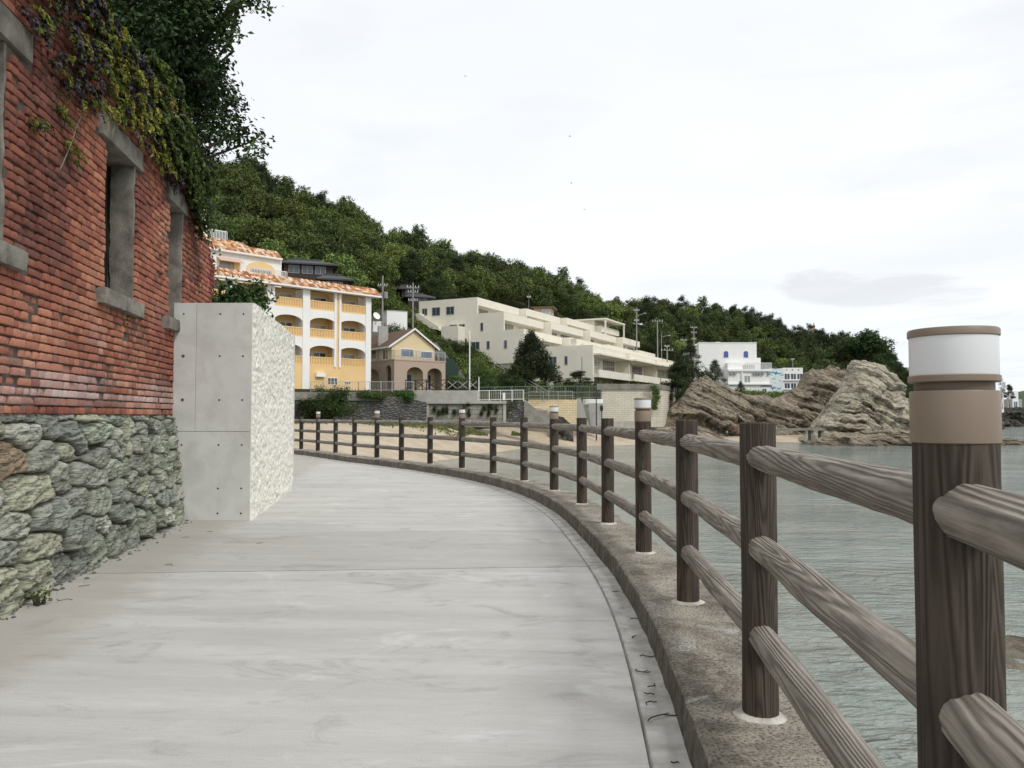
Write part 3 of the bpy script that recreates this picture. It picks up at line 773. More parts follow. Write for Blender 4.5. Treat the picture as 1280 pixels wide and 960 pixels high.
# roots hanging across the bricks
mb = MB(); 
for (pts_, r_) in (([(86, 135), (80, 150), (72, 175), (62, 200), (58, 208)], .004), ([(136, 148), (128, 152), (125, 162), (124, 170)], .007), ([(189, 92), (192, 110), (190, 125), (180, 130), (160, 126)], .012), ([(180, 96), (185, 108), (176, 122), (165, 128)], .008)):
    pp = []
    for (u, v) in pts_:
        Yw = 2.75/((640-u)/1000-.15); s = YS(Yw); pp.append((s, -.06, EYE+(520-v)/1000*Yw))
    mb.path(pp, r_, 6)
tag(on_wall(mb.build('dry_root', M['twig'] if False else plain('pale root', (.25, .22, .18), None, 9, .9))), 'pale dry roots hanging down the brick face from the coping', 'root')
# weed at the foot of the stones, lower left
def bush(name, x, y, z, rx, ry, rz, n, size, pal, label, cat='shrub', group=None, elong=.5, stems=True, mat='leaf', seed=1, nl=9):
    rg = np.random.default_rng(seed); e = empty(name, (x, y, z), 0, label, cat, group)
    lb = [(0, 0, rz*.55, rx*.6, ry*.6, rz*.5)]
    for i in range(nl):
        a = rg.uniform(0, 6.28); q = rg.uniform(.35, .75)
        lb.append((math.cos(a)*rx*q, math.sin(a)*ry*q, rz*rg.uniform(.25, .85), rx*rg.uniform(.22, .42), ry*rg.uniform(.22, .42), rz*rg.uniform(.18, .32)))
    V, F, c = lobes_leaves(lb, n, size, elong, rg, pal, .7, .4, .3); V[:, 2] = np.maximum(V[:, 2], 0.01)
    npmesh('foliage', V, F, M[mat], e, c)
    if stems:
        mb = MB()
        for l in lb[::2]: limb_mesh(mb, (0, 0, -.1), (l[0], l[1], l[2]), .02*max(1, rz*.6), .006*max(1, rz*.5), 4, .1)
        mb.build('stem', M['bark'], e)
    return e
bush('weed', -3.25, 5.55, .0, .07, .07, .08, 90, .03, G_LIGHT, 'tiny bright green weed at the foot of the stone base', 'weed', seed=4)
p = P(292, 383, 13.2)
bush('green_shrub', p.x+.05, 13.1, 2.35, .54, .62, 1.05, 7500, .085, [(.02, .045, .014), (.035, .075, .02), (.06, .11, .028), (.09, .14, .04)], 'leafy green shrub growing behind the top of the concrete wall end', seed=9, nl=13)
bush('green_shrub', P(266, 300, 13.6).x-.1, 13.6, 3.2, .20, .25, 1.0, 1100, .075, [(.02, .045, .014), (.04, .08, .022), (.06, .11, .028)], 'narrow leafy shrub against the broken far end of the brick wall, above the other shrub', seed=19, nl=8)

# ---- tree kinds for the far ground. each returns (crown mesh, trunk mesh) of a tree about h tall
def tree_proto(kind, seed, n=2600, size=.34, pal=G_MID):
    rg = np.random.default_rng(seed); random.seed(seed); lb = []
    if kind == 'dome':
        H, Rr = 7.5, 3.3
        lb.append((0, 0, 4.6, 2.2, 2.2, 2.0))
        for i in range(17):
            z = rg.uniform(-.25, 1); a = i*2.4+rg.uniform(-.3, .3); q = math.sqrt(max(0, 1-z*z))
            lb.append((math.cos(a)*q*2.2, math.sin(a)*q*2.2, 4.7+z*2.2, rg.uniform(.8, 1.35), rg.uniform(.8, 1.35), rg.uniform(.6, 1.0)))
    elif kind == 'tall':
        H, Rr = 9, 2.6
        for i in range(16):
            z = i/15; a = i*2.4; q = math.sin(math.pi*(z*.8+.18))*1.7*rg.uniform(.6, 1.1)
            lb.append((math.cos(a)*q, math.sin(a)*q, 2.4+z*6, rg.uniform(.8, 1.3), rg.uniform(.8, 1.3), rg.uniform(.6, 1.0)))
    elif kind == 'pine':
        for i in range(20):
            z = rg.random()**.8; a = i*2.4+rg.uniform(-.4, .4); q = (1-.75*z)*3.0*rg.uniform(.45, 1.05)
            lb.append((math.cos(a)*q, math.sin(a)*q, 2.6+z*5.4, rg.uniform(.8, 1.35)*(1-.3*z), rg.uniform(.8, 1.35)*(1-.3*z), rg.uniform(.28, .5)))
        lb.append((0, 0, 8.1, .5, .5, .6))
    elif kind == 'cone':
        lb.append((0, 0, 4.5, 1.5, 1.5, 3.2))
        for i in range(34):
            z = i/33; a = i*2.4+rg.uniform(-.4, .4); q = (1-z)**.75*3.3*rg.uniform(.7, 1.05)
            lb.append((math.cos(a)*q, math.sin(a)*q, 1.2+z*7.4, rg.uniform(.7, 1.1)*(1.1-.5*z), rg.uniform(.7, 1.1)*(1.1-.5*z), rg.uniform(.45, .8)))
        lb.append((0, 0, 9.0, .35, .35, .7))
    V, F, c = lobes_leaves(lb, n, size, .6 if kind in ('dome', 'tall') else .3, rg, pal, .35, .5, .25, .6)
    mb = MB(); top = max(l[2] for l in lb); tp = limb_mesh(mb, (0, 0, -1.0), (rg.uniform(-.4, .4), rg.uniform(-.4, .4), top*.85), .20, .05, 6, .05)
    for l in lb[::3]: limb_mesh(mb, tp[random.randint(2, 5)], l[:3], .07, .02, 3, .12)
    return (V, F, c), mb
# ================================================================== TERRAIN
TU = [-700, -100, 250, 370, 460, 530, 600, 640, 750, 850, 900, 1000, 1100, 1140, 1200, 1260]
ZW = [40, 62, 74, 82.5, 87.5, 89.8, 90.5, 99, 117, 138, 141, 128, 135, 140, 170, 215]
HW = [4.1, 4.1, 4.1, 4.1, 4.1, 4.1, 4.0, 4.2, 5.0, 5.0, 4.5, 3.5, 2.5, 2.0, .5, -1.0]
Z1 = [55, 75, 98, 100, 110, 108, 110, 116, 135, 155, 190, 190, 180, 170, 200, 240]
H1 = [4.6, 4.5, 4.3, 4.3, 4.3, 4.3, 4.3, 4.8, 5.5, 6, 6, 5.0, 4.0, 3.4, 1, -.5]
ZF = [90, 95, 110, 116, 118, 130, 133, 150, 190, 215, 225, 235, 255, 260, 270, 280]
HF = [18, 18, 18, 17, 14.5, 14, 12, 12, 12.5, 11, 9, 7, 5, 4, 1, -.5]
RU = [-700, -100, 100, 250, 330, 360, 400, 440, 500, 560, 600, 650, 700, 750, 790, 840, 900, 940, 970, 1000, 1040, 1075, 1100, 1112, 1140, 1260]
RV = [100, 110, 150, 190, 209, 238, 250, 263, 288, 308, 323, 333, 345, 364, 374, 380, 382, 389, 402, 414, 419, 420, 432, 452, 497, 530]
RZ = [150, 160, 168, 172, 176, 180, 185, 190, 200, 210, 220, 230, 240, 250, 265, 280, 295, 300, 305, 310, 312, 315, 318, 320, 320, 330]
def prof_at(u):
    zw, hw, z1, h1, zf, hf = [float(np.interp(u, TU, a)) for a in (ZW, HW, Z1, H1, ZF, HF)]
    zr = float(np.interp(u, RU, RZ)); v = float(np.interp(u, RU, RV))
    hr = EYE+(520-v)/1000*zr-8.0*min(1, max(0, (1150-u)/60)); hr = max(hr, hf-2)
    return zw, hw, z1, h1, zf, hf, zr, hr
def terrain_h(u, z):
    zw, hw, z1, h1, zf, hf, zr, hr = prof_at(u)
    h = float(np.interp(z, [zw, z1, zf, zr, zr+70], [hw, h1, hf, hr, hr-22]))
    if z > zf and z < zr:
        k = (z-zf)/(zr-zf); h += math.sin(math.pi*k)*1.5+2.6*math.sin(math.pi*k)*float(fbm(u*.012, z*.03, 0, 3))
    return h
uu = np.concatenate([np.arange(-700, 240, 40), np.arange(240, 1262, 7.3)]); kk = np.linspace(0, 1, 90)
V = []
for u in uu:
    zw = float(np.interp(u, TU, ZW)); zr = float(np.interp(u, RU, RZ))
    for k in kk:
        z = zw+(zr+70-zw)*k; V.append(((u-640)/1000*z, z, terrain_h(u, z)))
M['ground'] = plain('wooded ground', (.045, .055, .022), (.085, .085, .035), .25, .95, 2, .8, .3, True, dirt=(.05, .04, .025), dscale=.2)
hill = npmesh('hill', np.array(V), gridF(len(uu), len(kk))[:, ::-1], M['ground'], smooth=True); tag(hill, kind='structure')
# retained edge of the hill land (rock and soil face below the terrace line)
V = []
for u in uu:
    zw = float(np.interp(u, TU, ZW)); hw = terrain_h(u, zw)
    V += [((u-640)/1000*zw, zw, hw+.01), ((u-640)/1000*(zw-.2), zw-.2, -3.)]
tag(npmesh('bank', np.array(V), gridF(len(uu), 2), M['ground']), kind='structure')

# beach
shore = [(-40, 30), (-20, 38), (-11.5, 44), (-8.5, 50), (-7.7, 56), (-7, 59), (-5.1, 65), (-2.2, 76), (.6, 85), (5, 92), (9.6, 94.6), (14.7, 97), (24, 104), (31, 111), (38, 107), (52, 108), (60, 114)]
SP = np.array(shore, float)
def sdist(x, y):
    """signed distance to the shoreline, positive on land"""
    best = np.full(x.shape, 1e9); sg = np.zeros(x.shape)
    for (x0, y0), (x1, y1) in zip(SP[:-1], SP[1:]):
        dx, dy = x1-x0, y1-y0; t = np.clip(((x-x0)*dx+(y-y0)*dy)/(dx*dx+dy*dy), 0, 1)
        d = np.hypot(x-x0-t*dx, y-y0-t*dy); s = np.sign(dx*(y-y0)-dy*(x-x0))
        m = d < best-1e-9; best = np.where(m, d, best); sg = np.where(m, s, sg)
    return best*sg
gx, gy = np.meshgrid(np.linspace(-60, 70, 240), np.linspace(24, 140, 230), indexing='ij')
def beach_h(x, y):
    x = np.asarray(x, float); y = np.asarray(y, float); d = sdist(x, y)+fbm(x*.12, y*.12, x*0, 3)*1.0
    sc = np.interp(x, [2, 20], [1, .30])
    return WATER+np.interp(d, [-8, 0, 3, 7, 12, 60], [-1.6, 0, 1.1, 2.25, 2.75, 2.85])*np.where(d > 0, sc, 1)+fbm(x*.8, y*.8, x*0+3, 4)*.13*np.clip(d, 0, 1)*sc
bz = beach_h(gx, gy)
tag(npmesh('beach', np.stack([gx, gy, bz], 2).reshape(-1, 3), gridF(240, 230)[:, ::-1], M['sand'], smooth=True), kind='structure')
# grass strip at the head of the beach
# sea
b = MB(); b.v = [Vector(p) for p in ((-3000, -3000, WATER), (6000, -3000, WATER), (6000, 9000, WATER), (-3000, 9000, WATER))]; b.f = [[0, 1, 2, 3]]
tag(b.build('sea', M['water']), kind='structure')
# land behind and left of the path (hidden by the old wall from the photograph's place)
M['soil'] = plain('rough soil', (.10, .09, .05), (.06, .08, .03), .8, .95, 6, .7, .1, True)
gx, gy = np.meshgrid(np.linspace(0, 1, 40), np.linspace(-6, 62, 60), indexing='ij')
edgex = np.interp(gy, [-6, 14, 20, 28, 34, 42, 62], [-2.6, -5.6, -8.0, -10.8, -14, -18, -21])
X = edgex-gx*40; Zl = -.06+np.interp(gx, [0, .02, .1, .3, 1], [0, .05, 2.7, 4.2, 9])+fbm(X*.3, gy*.3, gx*0, 3)*.2*(gx > .03)
tag(npmesh('land', np.stack([X, gy, Zl], 2).reshape(-1, 3), gridF(40, 60), M['soil'], smooth=True), kind='structure')

# ================================================================== FOREST (one mass on the hill)
M['forest'] = m_leaf('forest leaves', (1, 1, 1), .12, .38)
protos = D.collections.new('forest_kinds')
GF_D = [(.042, .062, .018), (.064, .092, .025), (.095, .130, .036)]; GF_M = [(.070, .098, .025), (.105, .142, .034), (.150, .19, .048)]; GF_L = [(.12, .15, .036), (.165, .20, .048), (.215, .24, .065)]
kinds = [('dome', 31, GF_D), ('dome', 32, GF_M), ('dome', 33, GF_L), ('tall', 34, GF_D), ('dome', 35, GF_M), ('pine', 36, G_PINE)]
for i, (kd, sd, pl) in enumerate(kinds):
    (V, F, c), mb = tree_proto(kd, sd, 4600, .28, pl)
    o = npmesh('k%02d' % i, V, F, M['forest'], None, c); COL.objects.unlink(o); protos.objects.link(o)
rf = np.random.default_rng(77); pts = []
cells = {}
NOTREE = []   # (x, y, r) kept clear
for s in np.arange(-34, 2, 4): NOTREE.append((-16+.707*s-3.5, 90.6+.707*s+3.5, 8)); NOTREE.append((-16+.707*s-9, 90.6+.707*s+9, 8))
for (x, y, r) in ((-15, 95, 9), (-27, 108, 7), (-20, 122, 6), (-17, 115, 5), (-19, 128, 6), (-16, 141, 6), (-19, 143, 6)): NOTREE.append((x, y, r))
for k in range(5):
    for sx_ in (-8, 0, 8, 16): NOTREE.append((-5.66+.444*(16*k+7)+.896*sx_, 130+.896*(16*k+7)-.444*sx_, 11.5))
for (x, y, r) in ((50, 200, 13), (58, 205, 14), (66, 206, 14), (74, 208, 10)): NOTREE.append((x, y, r))
NOTREE += [(-13, 126, 10), (-14, 137, 9), (-9, 121, 9), (-6, 116, 8), (-11, 113, 7), (2, 118, 9), (-18, 112, 6), (-4, 110, 8), (8, 114, 9)]
tries = 0
while tries < 26000:
    tries += 1
    u = rf.uniform(120, 1146); zw, hw, z1, h1, zf, hf, zr, hr = prof_at(u)
    z = rf.uniform(z1+(zf-z1)*.75 if u > 640 else zf-4, zr+9)
    if rf.random() > z/320: continue
    x = (u-640)/1000*z
    if any((x-a)**2+(z-b_)**2 < r*r for a, b_, r in NOTREE): continue
    key = (int(x//4), int(z//4)); ok = True
    for i in (-1, 0, 1):
        for j in (-1, 0, 1):
            for q in cells.get((key[0]+i, key[1]+j), ()):
                if (q[0]-x)**2+(q[1]-z)**2 < 4.1**2: ok = False
    if not ok: continue
    cells.setdefault(key, []).append((x, z)); 
    pk = 1 if float(fbm(u*.01, z*.02, 9, 2)) > .0 else 0
    dark = np.clip((u-760)/200, 0, 1)*np.clip((z-(zf+ (zr-zf)*.35))/25, 0, 1)
    if rf.random() < dark: k = int(rf.choice([5, 5, 3, 0], p=[.45, .3, .1, .15]))
    else: k = int(rf.choice([0, 1, 2, 3, 4, 5], p=[.24, .25, .13, .1, .22, .06] if pk else [.36, .18, .05, .16, .17, .08]))
    pts.append((x, z, terrain_h(u, z)-.6, rf.uniform(.8, 1.45)*(.95 if k == 3 else 1), rf.uniform(0, 6.28), k))
pts = np.array(pts)
def scatter_object(name, pts, protos):
    me = D.meshes.new(name); me.vertices.add(len(pts)); me.vertices.foreach_set('co', pts[:, :3].astype(np.float32).ravel())
    for nm, ty, ci in (('sc', 'FLOAT', 3), ('rz', 'FLOAT', 4), ('kd', 'INT', 5)):
        a = me.attributes.new(nm, ty, 'POINT'); a.data.foreach_set('value', pts[:, ci].astype(np.int32 if ty == 'INT' else np.float32))
    me.update(); ob = D.objects.new(name, me); link(ob); tag(ob, kind='stuff')
    g = D.node_groups.new('scatter', 'GeometryNodeTree')
    g.interface.new_socket('Geometry', in_out='INPUT', socket_type='NodeSocketGeometry'); g.interface.new_socket('Geometry', in_out='OUTPUT', socket_type='NodeSocketGeometry')
    gi = g.nodes.new('NodeGroupInput'); go = g.nodes.new('NodeGroupOutput')
    ip = g.nodes.new('GeometryNodeInstanceOnPoints'); ci = g.nodes.new('GeometryNodeCollectionInfo'); ci.inputs['Collection'].default_value = protos; ci.inputs['Separate Children'].default_value = True; ci.inputs['Reset Children'].default_value = True
    def nattr(nm, ty):
        a = g.nodes.new('GeometryNodeInputNamedAttribute'); a.data_type = ty; a.inputs[0].default_value = nm
        return [o_ for o_ in a.outputs if o_.enabled][0]
    cx = g.nodes.new('ShaderNodeCombineXYZ'); g.links.new(nattr('rz', 'FLOAT'), cx.inputs[2])
    g.links.new(gi.outputs[0], ip.inputs['Points']); g.links.new(ci.outputs[0], ip.inputs['Instance']); ip.inputs['Pick Instance'].default_value = True
    g.links.new(nattr('kd', 'INT'), ip.inputs['Instance Index']); g.links.new(cx.outputs[0], ip.inputs['Rotation']); g.links.new(nattr('sc', 'FLOAT'), ip.inputs['Scale'])
    g.links.new(ip.outputs[0], go.inputs[0]); ob.modifiers.new('scatter', 'NODES').node_group = g
    return ob
scatter_object('forest', pts, protos)
under = D.collections.new('undergrowth_kinds')
for i, pl in enumerate((GF_D, GF_M, GF_L)):
    rg = np.random.default_rng(90+i); lb = [(rg.uniform(-.7, .7), rg.uniform(-.7, .7), rg.uniform(.1, .6), .55, .55, .42) for _ in range(7)]
    V, F, c = lobes_leaves(lb, 700, .2, .5, rg, pl, .6, .5, .25)
    o = npmesh('u%02d' % i, V, F, M['forest'], None, c); COL.objects.unlink(o); under.objects.link(o)
up = []
for _ in range(9000):
    u = rf.uniform(430, 1146); zw, hw, z1, h1, zf, hf, zr, hr = prof_at(u); z = rf.uniform(z1+.5 if u < 700 else zw+1.5, zf+(32 if u < 620 else 8))
    x = (u-640)/1000*z
    if any((x-a)**2+(z-b_)**2 < (r*.62)**2 for a, b_, r in NOTREE[:-9]): continue
    up.append((x, z, terrain_h(u, z)-.15, rf.uniform(.7, 1.5), rf.uniform(0, 6.28), int(rf.choice([0, 1, 2], p=[.35, .4, .25]))))
up = np.array(up[:6500]); scatter_object('undergrowth', up, under)
print('forest trees', len(pts))

# ---- single trees and shrubs one can tell apart
TP = {}
def place_tree(kind, u, vtop, vbase, Y, label, name='pine_tree', pal=G_PINE, seed=1, n=3600, size=.26, wpx=None, group=None):
    key = (kind, seed)
    if key not in TP:
        (V, F, c), mb = tree_proto(kind, seed, n, size, pal); ht = V[:, 2].max(); wd = V[:, 0].max()-V[:, 0].min()
        TP[key] = [V, F, c, mb, ht, wd, None, None]
    V, F, c, mb, ht, wd, cm, tm = TP[key]
    base = P(u, vbase, Y); h = (vbase-vtop)/1000*Y; s = h/ht
    e = empty(name, base, random.uniform(0, 6.28), label, 'tree', group)
    sw = s if wpx is None else (wpx/1000*Y)/wd
    e.scale = (sw, sw, s)
    if cm is None:
        o1 = npmesh('crown', V, F, M['leaf'], e, c); o2 = mb.build('trunk', M['bark'], e); TP[key][6:] = [o1.data, o2.data]
    else:
        link(D.objects.new('crown', cm), e); link(D.objects.new('trunk', tm), e)
    return e
place_tree('cone', 664, 408, 486, 106, 'large dark pine standing in front of the cream terraced building', seed=41, wpx=82, n=24000, size=.27)
place_tree('dome', 683, 452, 492, 108, 'low round dark tree beside the right foot of the large pine', 'broadleaf_tree', G_DARK, 42, wpx=44)
place_tree('dome', 647, 450, 492, 104, 'low leafy tree beside the left foot of the large pine', 'broadleaf_tree', G_MID, 43, wpx=40)
place_tree('pine', 723, 462, 490, 111.5, 'small spreading pine in front of the low wing of the cream building', seed=44, wpx=48, n=9000, size=.25)
place_tree('dome', 606, 472, 506, 98, 'round leafy tree on the slope right of the ochre house', 'broadleaf_tree', G_BUSH, 45, wpx=52)
place_tree('dome', 574, 468, 500, 103, 'light green shrubby tree right beside the ochre house terrace', 'broadleaf_tree', G_LIGHT, 46, wpx=40)
place_tree('dome', 635, 466, 502, 101, 'dark leafy tree behind the mesh fence, left of the large pine', 'broadleaf_tree', G_DARK, 47, wpx=44)
place_tree('pine', 848, 446, 522, 124, 'broad pine at the far end of the cream building behind the block wall', seed=48, wpx=52, n=14000, size=.28)
place_tree('dome', 868, 452, 520, 130, 'dense green tree above the left end of the brown rock', 'broadleaf_tree', G_DARK, 49, wpx=52, n=5000)
place_tree('pine', 862, 428, 470, 168, 'pine rising behind the dense tree, left of the white hotel', seed=44, wpx=40)
place_tree('cone', 894, 447, 482, 172, 'bushy pine in front of the left part of the white hotel', seed=50, wpx=34, n=9000, size=.3)
place_tree('cone', 926, 473, 496, 150, 'small young pine in front of the white hotel just above the rocks', seed=51, wpx=20, n=6000, size=.34)
place_tree('dome', 1086, 409, 470, 262, 'big round-topped dark tree at the right end of the hill', 'broadleaf_tree', G_DARK, 52, wpx=62, n=7000, size=.3)
place_tree('dome', 1060, 424, 470, 268, 'round dark tree left of the big round-topped tree at the end of the hill', 'broadleaf_tree', G_DARK, 49, wpx=50)
place_tree('dome', 1106, 436, 482, 255, 'lower dark tree right of the big round-topped tree', 'broadleaf_tree', G_DARK, 42, wpx=36)
place_tree('pine', 1124, 452, 500, 165, 'pine standing right behind the pale rock peak', seed=53, wpx=34, n=10000)
place_tree('pine', 1136, 462, 504, 170, 'lower pine between the pale rock and the nearest lamp post', seed=44, wpx=26)
place_tree('dome', 1132, 484, 506, 160, 'low green shrub at the foot of the pines behind the pale rock', 'shrub', G_MID, 43, wpx=46)
place_tree('pine', 1253, 470, 507, 262, 'dark pine on the far rocky point right of the nearest lamp', seed=54, wpx=16)
place_tree('pine', 1262, 479, 508, 264, 'low pine sloping down on the far rocky point, rightmost tree', seed=44, wpx=16)
rb_ = [(411, 486, 524, 81.6, 66, 'large rounded green shrub over the stone retaining wall', 61, G_BUSH), (386, 500, 524, 80.5, 30, 'low dark shrub at the left foot of the large rounded shrub', 62, G_DARK), (508, 489, 504, 87, 36, 'flat green shrub trailing over the end of the stone wall', 63, G_BUSH),
       (462, 491, 499, 84.8, 46, 'thin green growth along the top of the stone retaining wall', 64, G_MID), (560, 440, 462, 118, 30, 'green shrub on the slope above the ochre house roof', 65, G_MID), (600, 448, 478, 112, 46, 'bright green shrub on the slope beside the white pole', 66, G_LIGHT),
       (492, 405, 422, 113, 52, 'low green shrubs below the white box building, over the ochre house roof', 70, G_MID), (556, 470, 490, 102, 40, 'dark shrub at the back of the terrace, right of the ochre house', 71, G_DARK), (640, 500, 526, 89.2, 24, 'dark creeping shrub on the wall beside the sloping stair wall', 67, G_DARK), (580, 425, 445, 124, 34, 'dark shrub under the outside stair of the cream building', 68, G_DARK), (620, 478, 498, 104, 60, 'low green shrub behind the white railing', 69, G_BUSH)]
for (u, vt, vb, Y, w, lab, sd, pl) in rb_:
    p = P(u, vb, Y); rx = w/2000*Y; bush('green_shrub', p.x, p.y, p.z, rx, rx*.7, (vb-vt)/1000*Y, 3000 if w < 60 else 9000, .17, pl, lab, seed=sd, nl=12 if w < 60 else 18)
# hanging vine on the cream block wall
rg = np.random.default_rng(5); C = []
for i in range(900):
    t = rg.random(); u = 815+rg.normal()*2.6*(1-.3*t)+3*math.sin(t*5)+6*t; v = 482+30*t; q = P(u, v, 114.35); C.append((q.x, q.y-rg.random()*.25, q.z))
C = np.array(C); V, F = leaf_mesh(C, rg.normal(size=C.shape)*.5+np.array((0, -1, .4)), .26, .6, rg)
tag(npmesh('hanging_vine', V, F, M['leaf'], None, np.repeat(np.array(G_LIGHT)[rg.integers(0, 3, len(C))], 4, 0)), 'long light green vine hanging down the cream block wall', 'vine')
# grass along the head of the beach
rg = np.random.default_rng(8); C = []
for i in range(16000):
    u = rg.uniform(368, 705); Y = float(np.interp(u, [362, 533], [80.3, 87.5]))-abs(rg.normal())*3.2 if u < 640 else rg.uniform(86, 94)
    if float(fbm(u*.03, Y*.4, 2, 3)) < -.25+(.3 if u > 640 else 0): continue
    C.append(((u-640)/1000*Y, Y))
C = np.array(C); dz = sdist(C[:, 0], C[:, 1])
Zg = beach_h(C[:, 0], C[:, 1])
C3 = np.stack([C[:, 0], C[:, 1], Zg+.08+.12*rg.random(len(C))], 1)[dz > 4]
V, F = leaf_mesh(C3, rg.normal(size=C3.shape)*.6+np.array((0, -.8, .3)), .34, .4, rg)
gp = np.array([(.11, .14, .035), (.15, .17, .05), (.22, .20, .09), (.08, .11, .03)])
tag(npmesh('grass', V, F, M['leaf'], None, np.repeat(gp[rg.integers(0, 4, len(C3))], 4, 0)), kind='stuff')
# ================================================================== BUILDINGS
M['white'] = plain('white paint', (.82, .81, .79), (.77, .76, .74), .6, .7, 20, .15, .01)
M['yellow'] = plain('ochre yellow render', (.80, .56, .27), (.74, .51, .24), .5, .8, 20, .2, .01)
M['cream'] = plain('cream render', (.74, .70, .60), (.70, .66, .56), .35, .8, 15, .2, .02, dirt=(.58, .54, .45), dscale=.5, damt=.3)
M['peach'] = plain('pale yellow render', (.70, .57, .36), (.66, .53, .33), .8, .8, 20, .2, .01)
M['pinkblock'] = plain('pinkish block', (.44, .345, .27), (.40, .31, .24), 6, .85, 30, .4, .01)
M['brownroof'] = plain('brown shingle', (.15, .095, .062), (.11, .07, .05), 5, .85, 30, .5, .02, stretch=(1, 1, 3))
M['darktile'] = plain('dark grey roof tile', (.06, .063, .068), (.04, .042, .046), 4, .6, 12, .6, .03)
M['darkwood'] = plain('dark timber', (.035, .026, .022), (.055, .04, .032), 5, .8)
M['glass'] = NT('window glass').finish((.05, .065, .08), .08, None, .6)
M['blueglass'] = NT('blue window glass').finish((.10, .15, .21), .08, None, .6)
M['curtain'] = NT('curtained glass').finish((.30, .31, .32), .2, None, .6)
M['frame'] = NT('grey window frame').finish((.30, .30, .31), .5)
M['whiteframe'] = NT('white window frame').finish((.75, .75, .74), .5)
M['steel'] = NT('galvanised rail').finish((.42, .43, .43), .45, None, .5, Metallic=.4)
M['wiremesh'] = NT('green wire fence').finish((.16, .20, .17), .6)
M['pole'] = plain('grey concrete pole', (.30, .29, .28), None, 5)
M['poledark'] = NT('dark painted pole').finish((.03, .03, .033), .5)
M['grconc'] = plain('stained grey concrete', (.27, .255, .22), (.20, .19, .165), 1.2, .9, 12, .5, .03, dirt=(.10, .095, .07), dscale=.7, damt=.6)
M['paleconc'] = plain('pale grey concrete', (.42, .41, .375), (.35, .34, .31), 1.2, .9, 12, .4, .02, dirt=(.24, .23, .2), dscale=.9, damt=.5)

class Thing:
    def __init__(s, name, x, y, base, dirx, label, cat, group=None):
        s.base = base; s.e = empty(name, (x, y, base), math.atan2(dirx[1], dirx[0]), label, cat, group)
    def part(s, name, m, mb, parent=None, bevel=0):
        o = mb.build(name, m, parent or s.e, bevel=bevel)
        if parent is None: o.location = (0, 0, -s.base)
        return o
    def window(s, x0, x1, z0, z1, y, glass='glass', frame='frame', fw=.07, axis='x', mull=1, sgn=-1):
        """window in a wall facing local -Y (axis 'x') or facing +X / -X (axis 'y', sgn)"""
        f = MB(); g = MB()
        def bx(mb, a, b, c, d, e, h):
            if axis == 'x': mb.box(a, b, y+min(c, d), y+max(c, d), e, h)
            else:
                p, q = sorted((y-sgn*c*-1*-1, y-sgn*d*-1*-1)); mb.box(p, q, a, b, e, h)
        t = .05
        bx(f, x0, x1, -t, .02, z0, z0+fw); bx(f, x0, x1, -t, .02, z1-fw, z1)
        bx(f, x0, x0+fw, -t+.003, .02, z0+fw, z1-fw); bx(f, x1-fw, x1, -t+.003, .02, z0+fw, z1-fw)
        for i in range(1, mull+1):
            c = x0+(x1-x0)*i/(mull+1); bx(f, c-fw*.45, c+fw*.45, -t+.006, .02, z0+fw, z1-fw)
        o = s.part('window', M[frame], f); bx(g, x0+fw*.5, x1-fw*.5, -.025, .0, z0+fw*.5, z1-fw*.5)
        g.build('pane', M[glass], o); return o
def arch_pts(a, b, spring, apex, n=10):
    c = (a+b)/2; r = (b-a)/2
    return [(c-r*math.cos(math.pi*i/n), spring+(apex-spring)*math.sin(math.pi*i/n)) for i in range(n+1)]
def arch_wall(mb, x0, x1, z0, z1, ops, y0, y1, axis='y'):
    """wall from x0 to x1 with arched openings down to z0; extruded between y0 and y1 (axis 'y') or for a side wall (axis 'x')"""
    ed = x0
    def bxx(a, b, c, d):
        if axis == 'y': mb.box(a, b, y0, y1, c, d)
        else: mb.box(y0, y1, a, b, c, d)
    for (a, b, sp, ap) in ops:
        if a > ed: bxx(ed, a, z0, z1)
        mb.prism([(a, z1)]+arch_pts(a, b, sp, ap)+[(b, z1)], None, axis, y0, y1); ed = b
    if x1 > ed: bxx(ed, x1, z0, z1)

# ---- yellow and white apartment hotel
YB = Thing('apartment_building', -16.0, 90.6, 4.2, (.7071, .7071), 'large yellow and white apartment building with arched balconies and orange tiled roof edges', 'building')
X0 = -36
w = MB(); w.box(X0, .0, 1.5, 14, 4.2, 14.9)
w.box(X0, -.1, .0, 1.5, 2.2, 6.66); YB.part('wall', M['yellow'], w)
w = MB(); w.box(-.02, .2, .3, 14, 4.2, 14.88); YB.part('side_wall', M['white'], w)
cols = [-.45, -8.35, -12.45, -16.5, -20.5, -24.5, -28.5, -32.5]
for i, c in enumerate(cols):
    wd = .36 if i == 0 else .42
    YB.part('pillar', M['white'], MB().box(c-wd, c+wd, -.12, 1.49, 3.2, 14.74))
for c in (-4.15, -4.75): YB.part('downpipe', M['white'], MB().box(c-.13, c+.13, -.10, .3, 6.6, 14.74))
YB.part('pier', M['yellow'], MB().box(-4.62, -4.28, .05, 1.49, 6.6, 14.74))
bays = [(-4.28, -.81), (-7.93, -4.62), (-12.03, -8.77), (-16.08, -12.87), (-20.08, -16.92), (-24.08, -20.92)]
slab = MB(); win_i = 0
